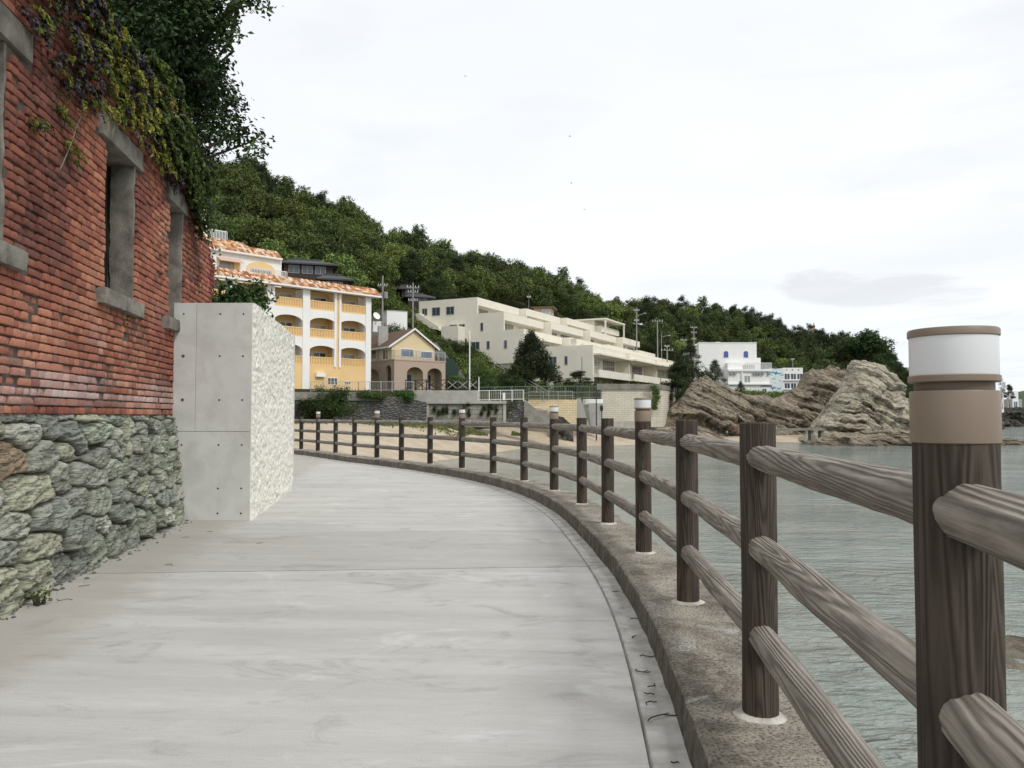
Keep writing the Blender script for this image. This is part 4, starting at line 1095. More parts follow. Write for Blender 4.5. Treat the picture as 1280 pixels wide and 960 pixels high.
for bi, (a, b_) in enumerate(bays):
    for r, zt in enumerate((13.7, 10.68, 7.66)):
        rl = MB(); rl.box(a, b_, -.02, .12, zt-.1, zt); rl.box(a, b_, -.015, .115, zt-1.0, zt-.84)
        n = int((b_-a)/.19)
        for k in range(n):
            x = a+(b_-a)*(k+.5)/n; rl.box(x-.058, x+.058, 0, .1, zt-.85, zt-.09)
        rl.box(a, b_, .10, .125, zt-.85, zt-.1)
        YB.part('balcony_railing', M['yellow'], rl); slab.box(a, b_, .13, 1.5, zt-1.05, zt-.95)
        if r > 0:
            ap = zt+1.22; sp = zt+.58; m_ = MB(); m_.prism([(a, zt+2.02)]+arch_pts(a, b_, sp, ap, 12)+[(b_, zt+2.02)], None, 'y', -.03, .22); YB.part('arched_band', M['white'], m_)
        if bi < 5:
            YB.window(a+.1, a+1.15, zt-.95, zt+.55, 1.5, 'curtain' if (bi+r) % 3 else 'glass', 'whiteframe', .06)
            YB.window(b_-1.95, b_-.35, zt-.95, zt+.6, 1.5, 'glass' if (bi+r) % 2 else 'curtain', 'whiteframe', .06)
YB.part('balcony_floor', M['yellow'], slab)
for (u0, u1, v0, v1) in ((409, 421.5, 472, 481), (430, 438, 476, 480)):
    def XU(u):
        t = (u-640)/1000; return -((-16-90.6*t)/(.7071-.7071*t))
    YB.window(XU(u0), XU(u1), EYE+(520-v1)*.087, EYE+(520-v0)*.087, 0, 'glass', 'whiteframe', .06, mull=2)
YB.window(-12.0, -10.9, 4.9, 6.1, 0, 'glass', 'whiteframe', .06)
YB.part('air_conditioner', M['white'], MB().box(-7.2, -6.1, -.35, -.01, 5.5, 5.95))
tile_pal = np.array([(.42, .17, .075), (.55, .30, .15), (.66, .50, .34), (.30, .12, .06), (.50, .22, .10), (.70, .58, .44)])
def tile_band(th, x0, x1, y0, z0, y1, z1, rows=4, step=.3, end=True):
    """pan tiles laid in rows on a slope: each tile a shallow arch"""
    V = []; F = []; C = []; off = 0; rg = np.random.default_rng(int(abs(x0*7+z0*3)))
    for r in range(rows):
        ya = y0+(y1-y0)*r/rows; yb = y0+(y1-y0)*(r+1.15)/rows; za = z0+(z1-z0)*r/rows; zb = z0+(z1-z0)*(r+1.15)/rows
        for k in range(int((x1-x0)/step)):
            xa = x0+k*step; c = tile_pal[rg.integers(0, 6)]*rg.uniform(.8, 1.15)
            for i in range(5):
                t = math.pi*i/4; x = xa+step*(1-math.cos(t))/2; hh = .09*math.sin(t)
                V += [(x, ya-.02, za+hh+.06), (x, yb, zb+hh-.01), (x, ya-.02, za-.03)]; C += [c]*3
            for i in range(4): F += [(off+3*i, off+3*i+3, off+3*i+4, off+3*i+1), (off+3*i+2, off+3*i+5, off+3*i+3, off+3*i)]
            off += 15
    o = npmesh('roof_tiles', V, F, M['tile'], th.e, np.array(C)); o.location = (0, 0, -th.base)
M['tile'] = plain('clay tile', (1, 1, 1), (.8, .8, .8), 9, .8, 30, .3, .01, useattr=True)
def roof_band(x0, x1, yf, ze, h, dep=1.3, back=.5):
    YB.part('eave', M['white'], MB().box(x0, x1, yf-.05, yf+.9, ze-.16, ze+.02))
    m_ = MB(); m_.prism([(yf, ze), (yf+dep, ze+h-.02), (yf+dep+back, ze+h-.02), (yf+dep+back, ze)], None, 'x', x0+.02, x1-.02); YB.part('roof_backing', M['brownroof'], m_)
    tile_band(YB, x0, x1, yf, ze, yf+dep, ze+h)
roof_band(X0, .9, -.7, 14.92, .95)
# set-back upper storeys
def XS(u, y):
    t = (u-640)/1000; return (t*(90.6+.7071*y)-(-16-.7071*y))/(.7071-.7071*t)
w = MB(); w.box(X0, XS(350, 4), 4, 13.9, 15, 18.5); YB.part('upper_wall', M['white'], w); roof_band(X0, XS(350, 4)-.1, 3.6, 18.45, .85, 1.0)
m_ = MB(); m_.prism([(XS(306, 4), 15.4)]+arch_pts(XS(306, 4), XS(342, 4), 17.0, 17.8, 10)+[(XS(342, 4), 15.4)], None, 'y', 3.95, 4.2); YB.part('arched_panel', M['yellow'], m_)
YB.window(XS(311, 4), XS(337, 4), 15.6, 16.95, 3.95, 'glass', 'frame', .07, mull=3)
YB.window(XS(272, 4), XS(290, 4), 15.8, 17.35, 4, 'curtain', 'frame', .08, mull=2); YB.part('yellow_panel', M['yellow'], MB().box(XS(290, 4), XS(297, 4), 3.96, 4.1, 15.2, 17.4))
aw = MB(); aw.prism([(3.1, 17.3), (4.0, 17.75), (4.0, 17.68), (3.1, 17.22)], None, 'x', XS(268, 4), XS(298, 4)); YB.part('awning', plain('striped awning', (.66, .60, .52), (.55, .22, .14), 9, .9, stretch=(4, 0, 0)), aw)
tr = MB(); tr.box(XS(308, 2.2), XS(357, 2.2), 2.2, 2.26, 16.75, 16.82); tr.box(XS(308, 2.2), XS(357, 2.2), 2.2, 2.26, 15.75, 15.82)
for k in range(26):
    x = XS(308, 2.2)+(XS(357, 2.2)-XS(308, 2.2))*k/25; tr.box(x-.03, x+.03, 2.2, 2.25, 15.8, 16.8)
YB.part('terrace_railing', M['whiteframe'], tr)
w = MB(); w.box(X0, XS(324, 7), 7, 13.8, 18.4, 19.55); YB.part('parapet', M['white'], w)
w = MB(); w.box(X0, XS(308, 9), 9, 13.7, 19.0, 20.45); YB.part('upper_wall', M['white'], w); roof_band(X0, XS(309, 8.6), 8.5, 20.0, .8, 1.0)
w = MB(); w.box(X0, XS(255.5, 12), 12, 16, 15, 24.6); YB.part('stair_tower', M['white'], w)
YB.part('yellow_panel', M['yellow'], MB().box(XS(238, 12), XS(246.5, 12), 11.95, 12.2, 21.6, 23.9))
tr = MB(); 
for k in range(14):
    x = XS(256, 11)+(XS(281, 11)-XS(256, 11))*k/13; tr.box(x-.03, x+.03, 11, 11.05, 20.9, 22.1)
tr.box(XS(256, 11), XS(281, 11), 11, 11.06, 22.1, 22.18); YB.part('terrace_railing', M['whiteframe'], tr)
YB.part('roof_antenna', M['pole'], MB().cyl((XS(247, 13), 13, 24.6), (XS(247, 13), 13, 25.7), .04).box(XS(247, 13)-.5, XS(247, 13)+.5, 13, 13.05, 25.3, 25.36))

# ---- ochre house with brown gable roof
OH = Thing('gable_house', -13.7, 93, 4.3, (.8, .6), 'small two-storey ochre house with brown gable roof, arched ground floor and terrace', 'house')
w = MB(); arch_wall(w, 0, 7, 4.3, 7.93, [(1.67, 3.86, 6.3, 7.1), (4.45, 6.5, 6.3, 7.05)], 0, .3)
arch_wall(w, .31, 9.2, 4.3, 7.92, [(.75, 2.2, 6.5, 7.3), (3.9, 8.6, 6.2, 7.1)], 0, .3, 'x')
w.box(6.7, 7, .3, 9.2, 4.3, 7.91); OH.part('arcade_wall', M['pinkblock'], w)
w = MB(); w.box(1.5, 6.7, 2.0, 9.2, 4.3, 7.8); w.box(.3, 6.7, .3, 9.1, 7.6, 7.88); OH.part('inner_wall', M['peach'], w)
w = MB(); w.box(.0, 5.9, .7, 9.1, 7.9, 9.6); w.prism([(.0, 9.59), (2.95, 11.55), (5.9, 9.59)], None, 'y', .72, 9.08); OH.part('upper_wall', M['peach'], w)
w = MB()
for sg, xa in ((-1, -.45), (1, 6.35)):
    w.prism([(xa, 9.32), (2.95, 11.62), (2.95, 11.76), (xa-.02*sg*-1, 9.46)], None, 'y', .42, 9.5)
OH.part('roof', M['brownroof'], w)
w = MB()
for xa in (-.5, 6.4): w.prism([(xa, 9.24), (2.95, 11.56), (2.95, 11.80), (xa, 9.48)], None, 'y', .34, .415)
w.box(-.52, -.46, .42, 9.5, 9.26, 9.44); OH.part('roof_trim', M['whiteframe'], w)
OH.window(1.15, 3.0, 8.25, 9.3, .7, 'blueglass', 'whiteframe', .1, mull=0); OH.window(3.9, 5.6, 8.2, 9.15, .7, 'blueglass', 'whiteframe', .1, mull=0)
OH.window(1.5, 2.9, 7.95, 9.25, 0, 'glass', 'whiteframe', .09, 'y', sgn=1); OH.window(4.6, 6.2, 8.3, 9.3, 0, 'glass', 'frame', .08, 'y', sgn=1)
OH.window(2.0, 3.5, 4.4, 6.4, 2.0, 'blueglass', 'whiteframe', .09); OH.window(4.7, 6.2, 4.4, 6.4, 2.0, 'glass', 'whiteframe', .09, mull=2); OH.window(3.2, 4.4, 4.9, 6.2, 1.5, 'glass', 'whiteframe', .09, 'y', sgn=1)
r_ = MB(); r_.box(0, 7, .03, .08, 8.95, 9.0); r_.box(0, .05, .03, 9.2, 8.95, 9.0); r_.box(6.95, 7, .08, 9, 8.95, 9.0)
for k in range(36): r_.box(k*.2, k*.2+.025, .03, .06, 7.93, 8.95)
for k in range(46): r_.box(.0, .03, k*.2+.1, k*.2+.125, 7.93, 8.95)
for k in range(8): r_.box(k*.99, k*.99+.06, .02, .08, 7.93, 9.02)
OH.part('terrace_railing', M['steel'], r_)
OH.part('terrace_edge', M['pinkblock'], MB().box(-.05, 7.05, -.05, .02, 7.8, 7.96).box(-.05, -.003, .02, 9.2, 7.8, 7.96))
OH.part('deck_table', M['darkwood'], MB().box(2.1, 3.6, .9, 1.6, 5.1, 5.2).box(2.2, 2.3, 1, 1.1, 4.3, 5.1).box(3.4, 3.5, 1, 1.1, 4.3, 5.1))

# ---- cream terraced building
WB = Thing('terraced_building', -5.66, 130, 4.0, (.896, -.444), 'long cream building stepping down the slope in terraces with flat overhanging roofs', 'building')
def EX(u):
    t = (u-640)/1000; return (5.66+130*t)/(.896+.444*t)
def EZ(u, v): return EYE+(520-v)/1000*(130-.444*EX(u))
# end wall: stepped outline
prf = [(-11.3, 14), (-11.3, 20.7), (0, 20.7), (0, 18.0), (4.84, 18.0), (4.84, 15.1), (8.4, 15.1), (8.4, 12.1), (20, 12.1), (20, 4), (12.4, 4.), (12.4, 9.7), (-2, 9.7), (-2, 14)]
WB.part('end_wall', M['cream'], MB().prism(prf, None, 'y', 0, .35))
fronts = [(0, 20.7, 18.0), (4.84, 18.0, 15.1), (8.4, 15.1, 12.1)]
for k in range(4):
    y0 = 16*k+.36 if k == 0 else 16*k; y1 = 16*k+(15.7 if k < 3 else 12); dx = 1.3*k
    body = MB(); par = MB()
    for i, (fx, zt, zb) in enumerate(fronts):
        if i == 0: body.box(-11.3, fx+dx-1.6, y0, y1, 9.8, zt-.3)
        else: body.box(-3, fx+dx-1.6, y0, y1, 8, zt-.35)
        par.box(fx+dx-1.7, fx+dx, y0, y1, zt-1.25, zt-1.1)       # slab
        par.box(fx+dx-.2, fx+dx, y0, y1, zt-1.1, zt)             # parapet
        if k: par.box(fx+dx-3.3, fx+dx-.003, y0-.02, y0+.22, zb-.6, zt-.004)      # fin between the units
        WB.part('terrace_floor', M['paleconc'], MB().box(-11 if i == 0 else fronts[i-1][0]+dx-1.7, fx+dx-.2, y0, y1, zt-1.099, zt-1.0 if i else zt-.29)) if i else None
        nz0, nz1 = zb-1.0, zt-1.3
        for q in range(2):
            ya = y0+1.0+q*7; WB.window(ya, ya+5.4, nz0, nz1, fx+dx-1.6, 'curtain' if (k+q) % 2 else 'glass', 'whiteframe', .09, 'y', mull=4, sgn=-1)
    WB.part('unit_wall', M['cream'], body); WB.part('parapet', M['cream'], par)
# low seaward wing, two storeys, stepping outwards unit by unit
WB.part('wing_wall', M['cream'], MB().box(8.5, 18.4, .36, 62, 4, 12.0))
for k in range(4):
    y0 = 15.5*k+.36; y1 = y0+15.5; dx = [0, .6, .9, .3][k]
    p_ = MB(); p_.box(18.0, 20+dx, y0, y1, 10.85, 12.1 if k == 0 else 12.1-.15*k); p_.box(18.0, 21.2+dx, y0, y1, 10.6, 10.86)
    p_.box(18.0, 20.9+dx, y0, y1, 7.2, 7.45); p_.box(20.7+dx, 20.9+dx, y0, y1, 7.45, 8.35); p_.box(17.9, 20.0+dx, y0-.001, y0+.22, 4.2, 10.6)
    WB.part('balcony_slab', M['cream'], p_)
    for q in range(2):
        ya = y0+1.0+q*7.3
        WB.window(ya, ya+6.0, 8.0, 10.5, 18.4, 'curtain' if (k+q) % 2 else 'glass', 'whiteframe', .1, 'y', mull=5, sgn=-1)
        WB.window(ya, ya+6.0, 4.6, 7.1, 18.4, 'curtain', 'whiteframe', .1, 'y', mull=5, sgn=-1)
kn = MB()
for k in range(17): kn.box(17.4, 17.9, 2+k*3.4, 2.7+k*3.4, 12.0, 12.55)
kn.box(16.2, 17.2, .4, 58, 12.0, 13.2); WB.part('roof_kerb_blocks', M['cream'], kn)
for (u0, u1, v0, v1, gl) in ((539.6, 549.8, 383.7, 394.4, 'glass'), (557.5, 567.5, 382.7, 393, 'glass'), (527.4, 533.8, 385, 394, 'glass'), (600.5, 604, 403, 413.5, 'glass'), (608.3, 612.2, 426, 436.5, 'glass'), (630, 633.9, 425, 435.5, 'glass'),
                         (589.4, 599.5, 427, 437, 'glass'), (561.5, 571, 405.5, 408.2, 'glass'), (573.5, 581, 404.8, 409.5, 'glass'), (686.9, 696, 445.6, 454.8, 'glass'), (705.8, 709.8, 445, 456, 'glass')):
    x0, x1 = EX(u0), EX(u1); um = (u0+u1)/2; WB.window(x0, x1, EZ(um, v1), EZ(um, v0), 0, gl, 'frame', .08, mull=1 if x1-x0 > 1 else 0)
st = MB(); st.box(EX(517), EX(530), -1.6, -.01, EZ(523, 402), EZ(523, 393)); xa, xb = EX(530), EX(554)
st.prism([(xa, EZ(530, 402)), (xa, EZ(530, 393)), (xb, EZ(554, 409)), (xb, EZ(554, 413)), (EX(545), EZ(545, 412))], None, 'y', -1.6, -1.4)
st.prism([(xa, EZ(530, 403)), (xa, EZ(530, 398)), (xb, EZ(554, 411)), (xb, EZ(554, 414))], None, 'y', -1.39, -.01); WB.part('outside_stair', M['cream'], st)
WB.part('annex_wall', M['cream'], MB().box(EX(560), EX(581), -2.2, -.01, 14 - 3.5, EZ(571, 409)))
WB.part('undercroft', M['grconc'], MB().box(-3, 12.3, .5, 8, 4, 9.69))
pc = MB(); pc.box(-3.5, 2.5, 47.6, 57, 20.6, 21.9) ; pc.box(-4, 5.4, 47, 59.8, 21.9, 22.2); pc.box(5.0, 5.3, 47.1, 47.4, 18, 21.9); pc.box(5.0, 5.3, 59.4, 59.7, 18, 21.9); WB.part('roof_canopy', M['cream'], pc)
PH = Thing('roof_house', P(667, 392, 172).x, 172, P(667, 392, 172).z-4, (.97, -.2), 'small brown-roofed house peeping over the roof of the cream terraced building', 'house')
z_ = PH.base; PH.part('wall', M['pinkblock'], MB().box(0, 3.8, 0, 4, z_, z_+5.1)); PH.part('roof', M['brownroof'], MB().box(-.5, 4.5, -.5, 4.5, z_+5.1, z_+5.45)); PH.window(1.9, 3.5, z_+3.7, z_+4.8, 0, 'curtain', 'whiteframe', .08)

# ---- white hotel with the blue mural
HT = Thing('white_hotel', 46.8, 200, 4.0, (1, .02), 'white hotel block with two small arched blue windows beside the mural wall', 'hotel')
def HX(u, Y=200): return (u-640)/1000*Y-46.8
def HZ(v, Y=200): return EYE+(520-v)/1000*Y
HT.part('wall', M['white'], MB().box(0, HX(947), 0, 12, 4, HZ(428.4)))
HT.part('side_wall', M['white'], MB().box(-1.2, -.004, .8, 12, 4, HZ(430)))
HT.part('parapet', M['white'], MB().box(-.1, HX(947)+.1, -.1, .25, HZ(428.4), HZ(427.6)))
for k in range(3): HT.part('roof_tank', M['white'], MB().box(HX(900+k*13), HX(905+k*13), 3, 4, HZ(428.4), HZ(425.8+k*.4)))
for u in (905.5, 930.5):
    a, b_ = HX(u), HX(u+5.6); fr = MB(); fr.prism([(a-.1, HZ(447))]+arch_pts(a-.1, b_+.1, HZ(441), HZ(438), 8)+[(b_+.1, HZ(447))], None, 'y', -.08, .02); o = HT.part('window', M['whiteframe'], fr)
    g_ = MB(); g_.prism([(a, HZ(446.6))]+arch_pts(a, b_, HZ(441), HZ(438.6), 8)+[(b_, HZ(446.6))], None, 'y', -.11, 0); g_.build('pane', M['bluepane'] if 'bluepane' in M else M.setdefault('bluepane', NT('deep blue glass').finish((.05, .10, .30), .15, None, .5)), o)
lw = MB(); lw.box(HX(906), HX(958), -3, 0, 4, HZ(465)); lw.box(HX(906), HX(960.5), -3.4, 0.0, HZ(465), HZ(462.6)); lw.box(HX(906), HX(962), -3.5, -.0, HZ(481.5), HZ(480)); lw.box(HX(908), HX(927), -1.5, 0, HZ(462.6), HZ(453.5)); lw.box(HX(947), HX(952), 0, 6, 4, HZ(447)); HT.part('lower_wall', M['white'], lw)
rl = MB(); 
for k in range(44):
    x = HX(927)+(HX(960)-HX(927))*k/43; rl.box(x, x+.06, -3.3, -3.25, HZ(462.6), HZ(454.5))
rl.box(HX(927), HX(960), -3.32, -3.23, HZ(454.9), HZ(454.3)); HT.part('balcony_railing', M['whiteframe'], rl)
HT.window(HX(928), HX(945), HZ(462), HZ(455), 0, 'curtain', 'whiteframe', .15, mull=5)
HT.window(HX(926), HX(934), HZ(479), HZ(470), -3, 'curtain', 'whiteframe', .12); 
for u in (937, 940.5, 944, 948): HT.part('air_conditioner', M['frame'], MB().box(HX(u), HX(u+2.4), -3.5, -3.01, HZ(469), HZ(466.3)))
for u in (908, 913, 955): HT.part('air_conditioner', M['frame'], MB().box(HX(u), HX(u+3), -3.5, -3.01, HZ(469), HZ(466)))
HT.window(HX(946), HX(961), HZ(484.5), HZ(482.2), -3, 'glass', 'whiteframe', .08, mull=3); HT.window(HX(948), HX(954), HZ(493), HZ(486), -3, 'glass', 'whiteframe', .08)
HT.part('support_post', M['white'], MB().box(HX(922.5), HX(924), -3.3, -3, 4, HZ(462.6)))
def _mural():
    t = NT('blue painted mural'); p = t.pos(False, (1, 1, 1)); s_ = t.n('SeparateXYZ', {0: p})
    a = t.noise(t.n('Mapping', {'Vector': p, 'Scale': (.9, 1, 1.5)}).outputs[0], 1.0, 5, .6, .8)
    top = t.ramp(t.math('MULTIPLY', s_.outputs[2], .06), [(.66, 0.), (.73, .06)])
    low = t.ramp(t.math('MULTIPLY', s_.outputs[2], .06), [(.24, .1), (.42, 0.)])
    f = t.ramp(t.math('ADD', a, t.math('ADD', top, low)), [(.585, 0.), (.60, 1.)])
    c = t.mix(t.ramp(t.noise(p, .8, 3), [(.4, 0.), (.6, .4)]), (.72, .73, .72), (.50, .66, .68))
    return t.finish(t.mix(f, c, (.03, .25, .33)), .7)
M['mural'] = _mural()
MU = Thing('mural_building', HX(960)+46.8+.6, 203, 4.0, (1, -.05), 'white building with teal sea-themed mural and rows of windows, right of the white hotel', 'building')
w_ = 4.3; MU.part('mural_wall', M['mural'], MB().box(0, w_, 0, 8, 4, HZ(459.8))); MU.part('wall', M['white'], MB().box(w_+.003, w_+4.9, .1, 8, 4, HZ(458.8)).box(w_+4.9, w_+5.6, 1, 8, 4, HZ(467)))
for z0, z1 in ((HZ(474), HZ(466)), (HZ(485.5), HZ(478))):
    for q in range(3): MU.window(w_+.2+q*1.58, w_+1.65+q*1.58, z0, z1, .1, 'glass', 'whiteframe', .1)
    MU.part('window_ledge', M['whiteframe'], MB().box(w_, w_+5.1, -.3, .08, z0-.25, z0-.1))
for q in range(3): MU.window(w_+.6+q*1.5, w_+1.0+q*1.5, HZ(462.4), HZ(460.6), .1, 'glass', 'whiteframe', .05, mull=0)
MU.window(w_+.3, w_+1.8, HZ(496), HZ(490), .1, 'glass', 'whiteframe', .08); MU.window(2.0, 3.0, HZ(492), HZ(488.5), 0, 'glass', 'whiteframe', .08)

# ---- dark Japanese houses on the slope
def tiled_house(name, u0, u1, vt, ve, vb, Y, label, dirx=(.95, .3), depth=7):
    a = P(u0, vb, Y); T = Thing(name, a.x, a.y, a.z-1.5, dirx, label, 'house'); L = (u1-u0)/1000*Y/dirx[0]*1.0
    z0 = a.z-1.5; ze = EYE+(520-ve)/1000*Y; zt = EYE+(520-vt)/1000*Y
    T.part('wall', M['darkwood'], MB().box(.4, L-.4, .6, depth, z0, ze)); 
    m_ = MB(); n = len(m_.v)
    m_.v += [Vector(p) for p in ((-.3, 0, ze), (L+.3, 0, ze), (L+.3, depth+.6, ze), (-.3, depth+.6, ze), (L*.22, depth*.5, zt), (L*.72, depth*.5, zt), (-.3, 0, ze-.2), (L+.3, 0, ze-.2), (L+.3, depth+.6, ze-.2), (-.3, depth+.6, ze-.2))]
    m_.f += [[0, 1, 5, 4], [1, 2, 5], [2, 3, 4, 5], [3, 0, 4], [6, 7, 1, 0], [7, 8, 2, 1], [8, 9, 3, 2], [9, 6, 0, 3], [9, 8, 7, 6]]
    T.part('roof', M['darktile'], m_); T.part('roof_ridge', M['darktile'], MB().box(L*.2, L*.74, depth*.5-.15, depth*.5+.15, zt-.05, zt+.18))
    for q in range(3): T.window(1+q*(L-2)/3, 1+q*(L-2)/3+(L-2)/3*.8, (z0+1.5)*.7+ze*.3, ze-.3, .6, 'glass', 'frame', .06)
    return T
tiled_house('tiled_house', 351, 416, 316, 325.5, 345, 106, 'dark timber house with grey tiled roof behind the yellow building')
tiled_house('tiled_house', 398, 438, 338, 346, 356, 101, 'low dark lean-to with grey tiled roof, right of the dark timber house', depth=5)
tiled_house('tiled_house', 500, 522, 352, 359, 368, 142, 'small dark tiled house high on the wooded slope')
tiled_house('tiled_house', 508, 542, 362, 369, 378, 136, 'grey tiled house just below the other one on the wooded slope')
# white boxy building and dish above the ochre house
a = P(483.5, 407, 116); T = Thing('white_box_building', a.x, a.y, a.z-1, (.9, .43), 'plain white box-shaped building above the ochre house roof', 'building')
z0 = a.z-1; T.part('wall', M['white'], MB().box(0, 3.1, 0, 3, z0, z0+3.2)); T.part('roof', M['paleconc'], MB().box(-.05, 3.15, -.05, 3.05, z0+3.2, z0+3.3)); T.part('tank', M['white'], MB().box(-2, -.4, .3, 2, z0, z0+1.6)); T.part('foundation', M['grconc'], MB().box(-2.5, 3.4, -.3, 3.5, z0-1.3, z0))
a = P(470, 406, 112); T = Thing('satellite_dish', a.x, a.y, a.z, (.9, .43), 'small white satellite dish beside the right corner of the yellow building', 'satellite dish')
T.part('dish', M['white'], MB().lathe([(.02, 0), (.3, .04), (.55, .16), (.56, .17), (.3, .06), (.02, .02)], 20)); d_ = T.e.children[0]; d_.rotation_euler = (R(65), 0, R(20)); d_.location = (0, 0, 1.2); T.part('mount', M['pole'], MB().cyl((0, .1, T.base), (0, .1, T.base+1.2), .05))
a = P(463, 420, 95); T = Thing('concrete_wall', a.x+.8, a.y+1, a.z-4, (.9, .43), 'grey concrete wall between the yellow building and the ochre house roof', 'wall'); T.part('wall', M['paleconc'], MB().box(0, 1.2, 0, .4, T.base, P(463, 406, 95).z))

# ================================================================== WALLS, RAILINGS, POLES of the waterfront
def panel(name, pts, Y0, thick, m, label, cat, Y1=None, parent=None):
    """upright slab whose outline is given by photo pixels; Y0 left end, Y1 right end"""
    u0 = min(p[0] for p in pts); u1 = max(p[0] for p in pts); Y1 = Y0 if Y1 is None else Y1
    n = len(pts); V = []
    for u, v in pts: V.append(P(u, v, Y0+(Y1-Y0)*(u-u0)/(u1-u0)))
    V += [p+Vector((0, thick, 0)) for p in V]; mb = MB(); mb.v = V
    mb.f = [list(range(n))[::-1], [n+i for i in range(n)]]+[[i, (i+1) % n, n+(i+1) % n, n+i] for i in range(n)]
    o = mb.build(name, m, parent); 
    if label: tag(o, label, cat)
    return o
def _blockmat(name, c1, c2, mortar, bw=.9, bh=.3):
    t = NT(name); p = t.pos(False, (1, 1, 1)); s_ = t.n('SeparateXYZ', {0: p}); q = t.n('CombineXYZ', {0: s_.outputs[0], 1: s_.outputs[2]}).outputs[0]
    b_ = t.n('TexBrick', {'Vector': q, 'Color1': c1, 'Color2': c2, 'Mortar': mortar, 'Scale': 1., 'Mortar Size': .02, 'Brick Width': bw, 'Row Height': bh, 'Bias': 0.})
    c = t.mix(t.ramp(t.noise(p, .8, 5, .6), [(.45, 0.), (.7, .4)]), b_.outputs[0], tuple(x*.6 for x in c1))
    return t.finish(c, .9, t.bump(b_.outputs[1], .6, -.03))
M['creamblock'] = _blockmat('cream block wall', (.67, .63, .53), (.61, .57, .46), (.36, .32, .25))
M['sandblock'] = _blockmat('sandy yellow block wall', (.70, .58, .38), (.64, .52, .33), (.42, .33, .20), .7, .28)
M['greyblock'] = _blockmat('grey planted block wall', (.33, .315, .27), (.22, .21, .175), (.05, .045, .035), 1.1, .5)
def _rub():
    t = NT('rough stone retaining wall'); p = t.pos(False, (1, 1, 2.1)); v = t.n('TexVoronoi', {'Vector': t.mix(.12, p, t.n('TexNoise', {'Vector': p, 'Scale': 3., 'Detail': 5.}).outputs[1]), 'Scale': 2.1}, feature='DISTANCE_TO_EDGE').outputs[0]
    cell = t.n('TexVoronoi', {'Vector': p, 'Scale': 2.1}).outputs[1]
    c = t.mix(.10, (.13, .12, .095), cell); c = t.mix(t.ramp(t.noise(p, 5, 5, .7), [(.4, .0), (.65, .8)]), c, (.07, .065, .05)); c = t.mix(t.ramp(v, [(.0, .8), (.16, 0.)]), c, (.03, .027, .02)); c = t.mix(t.ramp(t.noise(p, .9, 6, .7), [(.5, 0.), (.62, .75)]), c, (.05, .06, .025))
    c = t.n('HueSaturation', {'Color': c, 'Saturation': .45}).outputs[0]
    return t.finish(c, .95, t.bump(v, 1., .25))
M['rubble'] = _rub()
T = empty('stone_retaining_wall', P(450, 526, 86.6), 0, 'dark rough stone retaining wall under the yellow building and ochre house', 'retaining wall')
def child_panel(T, name, pts, Y0, thick, m, Y1=None):
    o = panel(name, pts, Y0, thick, m, None, None, Y1); o.parent = T; o.location = -T.location; return o
child_panel(T, 'stone_face', [(362, 534), (362, 493), (455, 496), (500, 496), (533, 503), (533, 534)], 80.5, .5, M['rubble'], 87.9)
child_panel(T, 'concrete_top', [(360, 500), (360, 490), (460, 490), (474, 497), (474, 501)], 80.3, .5, M['grconc'], 85.2)
T = empty('planted_block_wall', P(582, 526, 88), 0, 'grey block retaining wall with rows of planting holes below the pale parapet', 'retaining wall')
child_panel(T, 'block_face', [(532, 534), (532, 504), (632, 504), (632, 534)], 88.2, .3, M['greyblock'])
child_panel(T, 'ledge', [(531, 504.5), (531, 501), (633, 501), (633, 504.5)], 87.9, .8, M['paleconc'])
child_panel(T, 'end_pier', [(531, 534), (531, 504), (536, 504), (536, 534)], 88.05, .3, M['paleconc']); child_panel(T, 'end_pier', [(629, 534), (629, 504), (632.6, 504), (632.6, 534)], 88.05, .3, M['paleconc'])
rg = random.Random(4)
for i, (u, vb, h) in enumerate([(543, 519, 9), (548.5, 521, 7), (554, 521, 10), (558.5, 519, 10), (568, 521, 9), (575, 521, 9), (579.5, 521, 12), (585, 508.5, 4), (586.5, 522, 8), (602, 521, 6), (605, 514, 5), (611, 522, 8), (611, 511, 5), (620, 519, 11), (615, 513, 5)]):
    p = P(u, vb, 88.1); s = h/1000*88*1.25; hs = []
    e = bush('wall_plant', p.x, p.y-.03, p.z, .13, .10, s, 420, .10, G_DARK, 'narrow dark plant growing out of a hole in the grey block wall', 'plant', 'plants in the planted block wall', stems=False, seed=100+i, nl=5)
panel('parapet', [(516, 502), (516, 488), (597, 488), (597, 502)], 88.0, .3, M['paleconc'], 'pale concrete parapet below the dark crossed terrace railing', 'parapet')
panel('ivy_wall', [(632, 530), (632, 501), (655, 501), (655, 530)], 88.6, .5, M['rubble'], 'short overgrown stone wall between the planted block wall and the stair wall', 'wall')
panel('stair_wall', [(655, 534), (655, 501), (657, 501), (668, 511), (683, 514), (697, 525), (700, 534)], 88.4, .4, M['grconc'], 'sloping grey concrete stair wall going down to the beach', 'wall', 90)
panel('sand_block_wall', [(660, 534), (660, 499.5), (721, 499.5), (721, 534)], 96, .5, M['sandblock'], 'sandy yellow block wall behind the stair and the lamp post', 'wall', 97)
T = empty('concrete_abutment', P(738, 528, 99), 0, 'stepped grey concrete abutment with a leaning slab, between the yellow and the cream block walls', 'wall')
child_panel(T, 'slab', [(721, 534), (721, 498), (726, 498), (735, 528), (738, 534)], 97.1, .6, M['paleconc']); child_panel(T, 'buttress', [(733, 534), (728, 508), (735, 508), (739, 534)], 97.6, .6, M['grconc']); child_panel(T, 'rear_block', [(735.5, 534), (735.5, 504), (754, 504), (754, 534)], 98.4, .8, M['paleconc'])
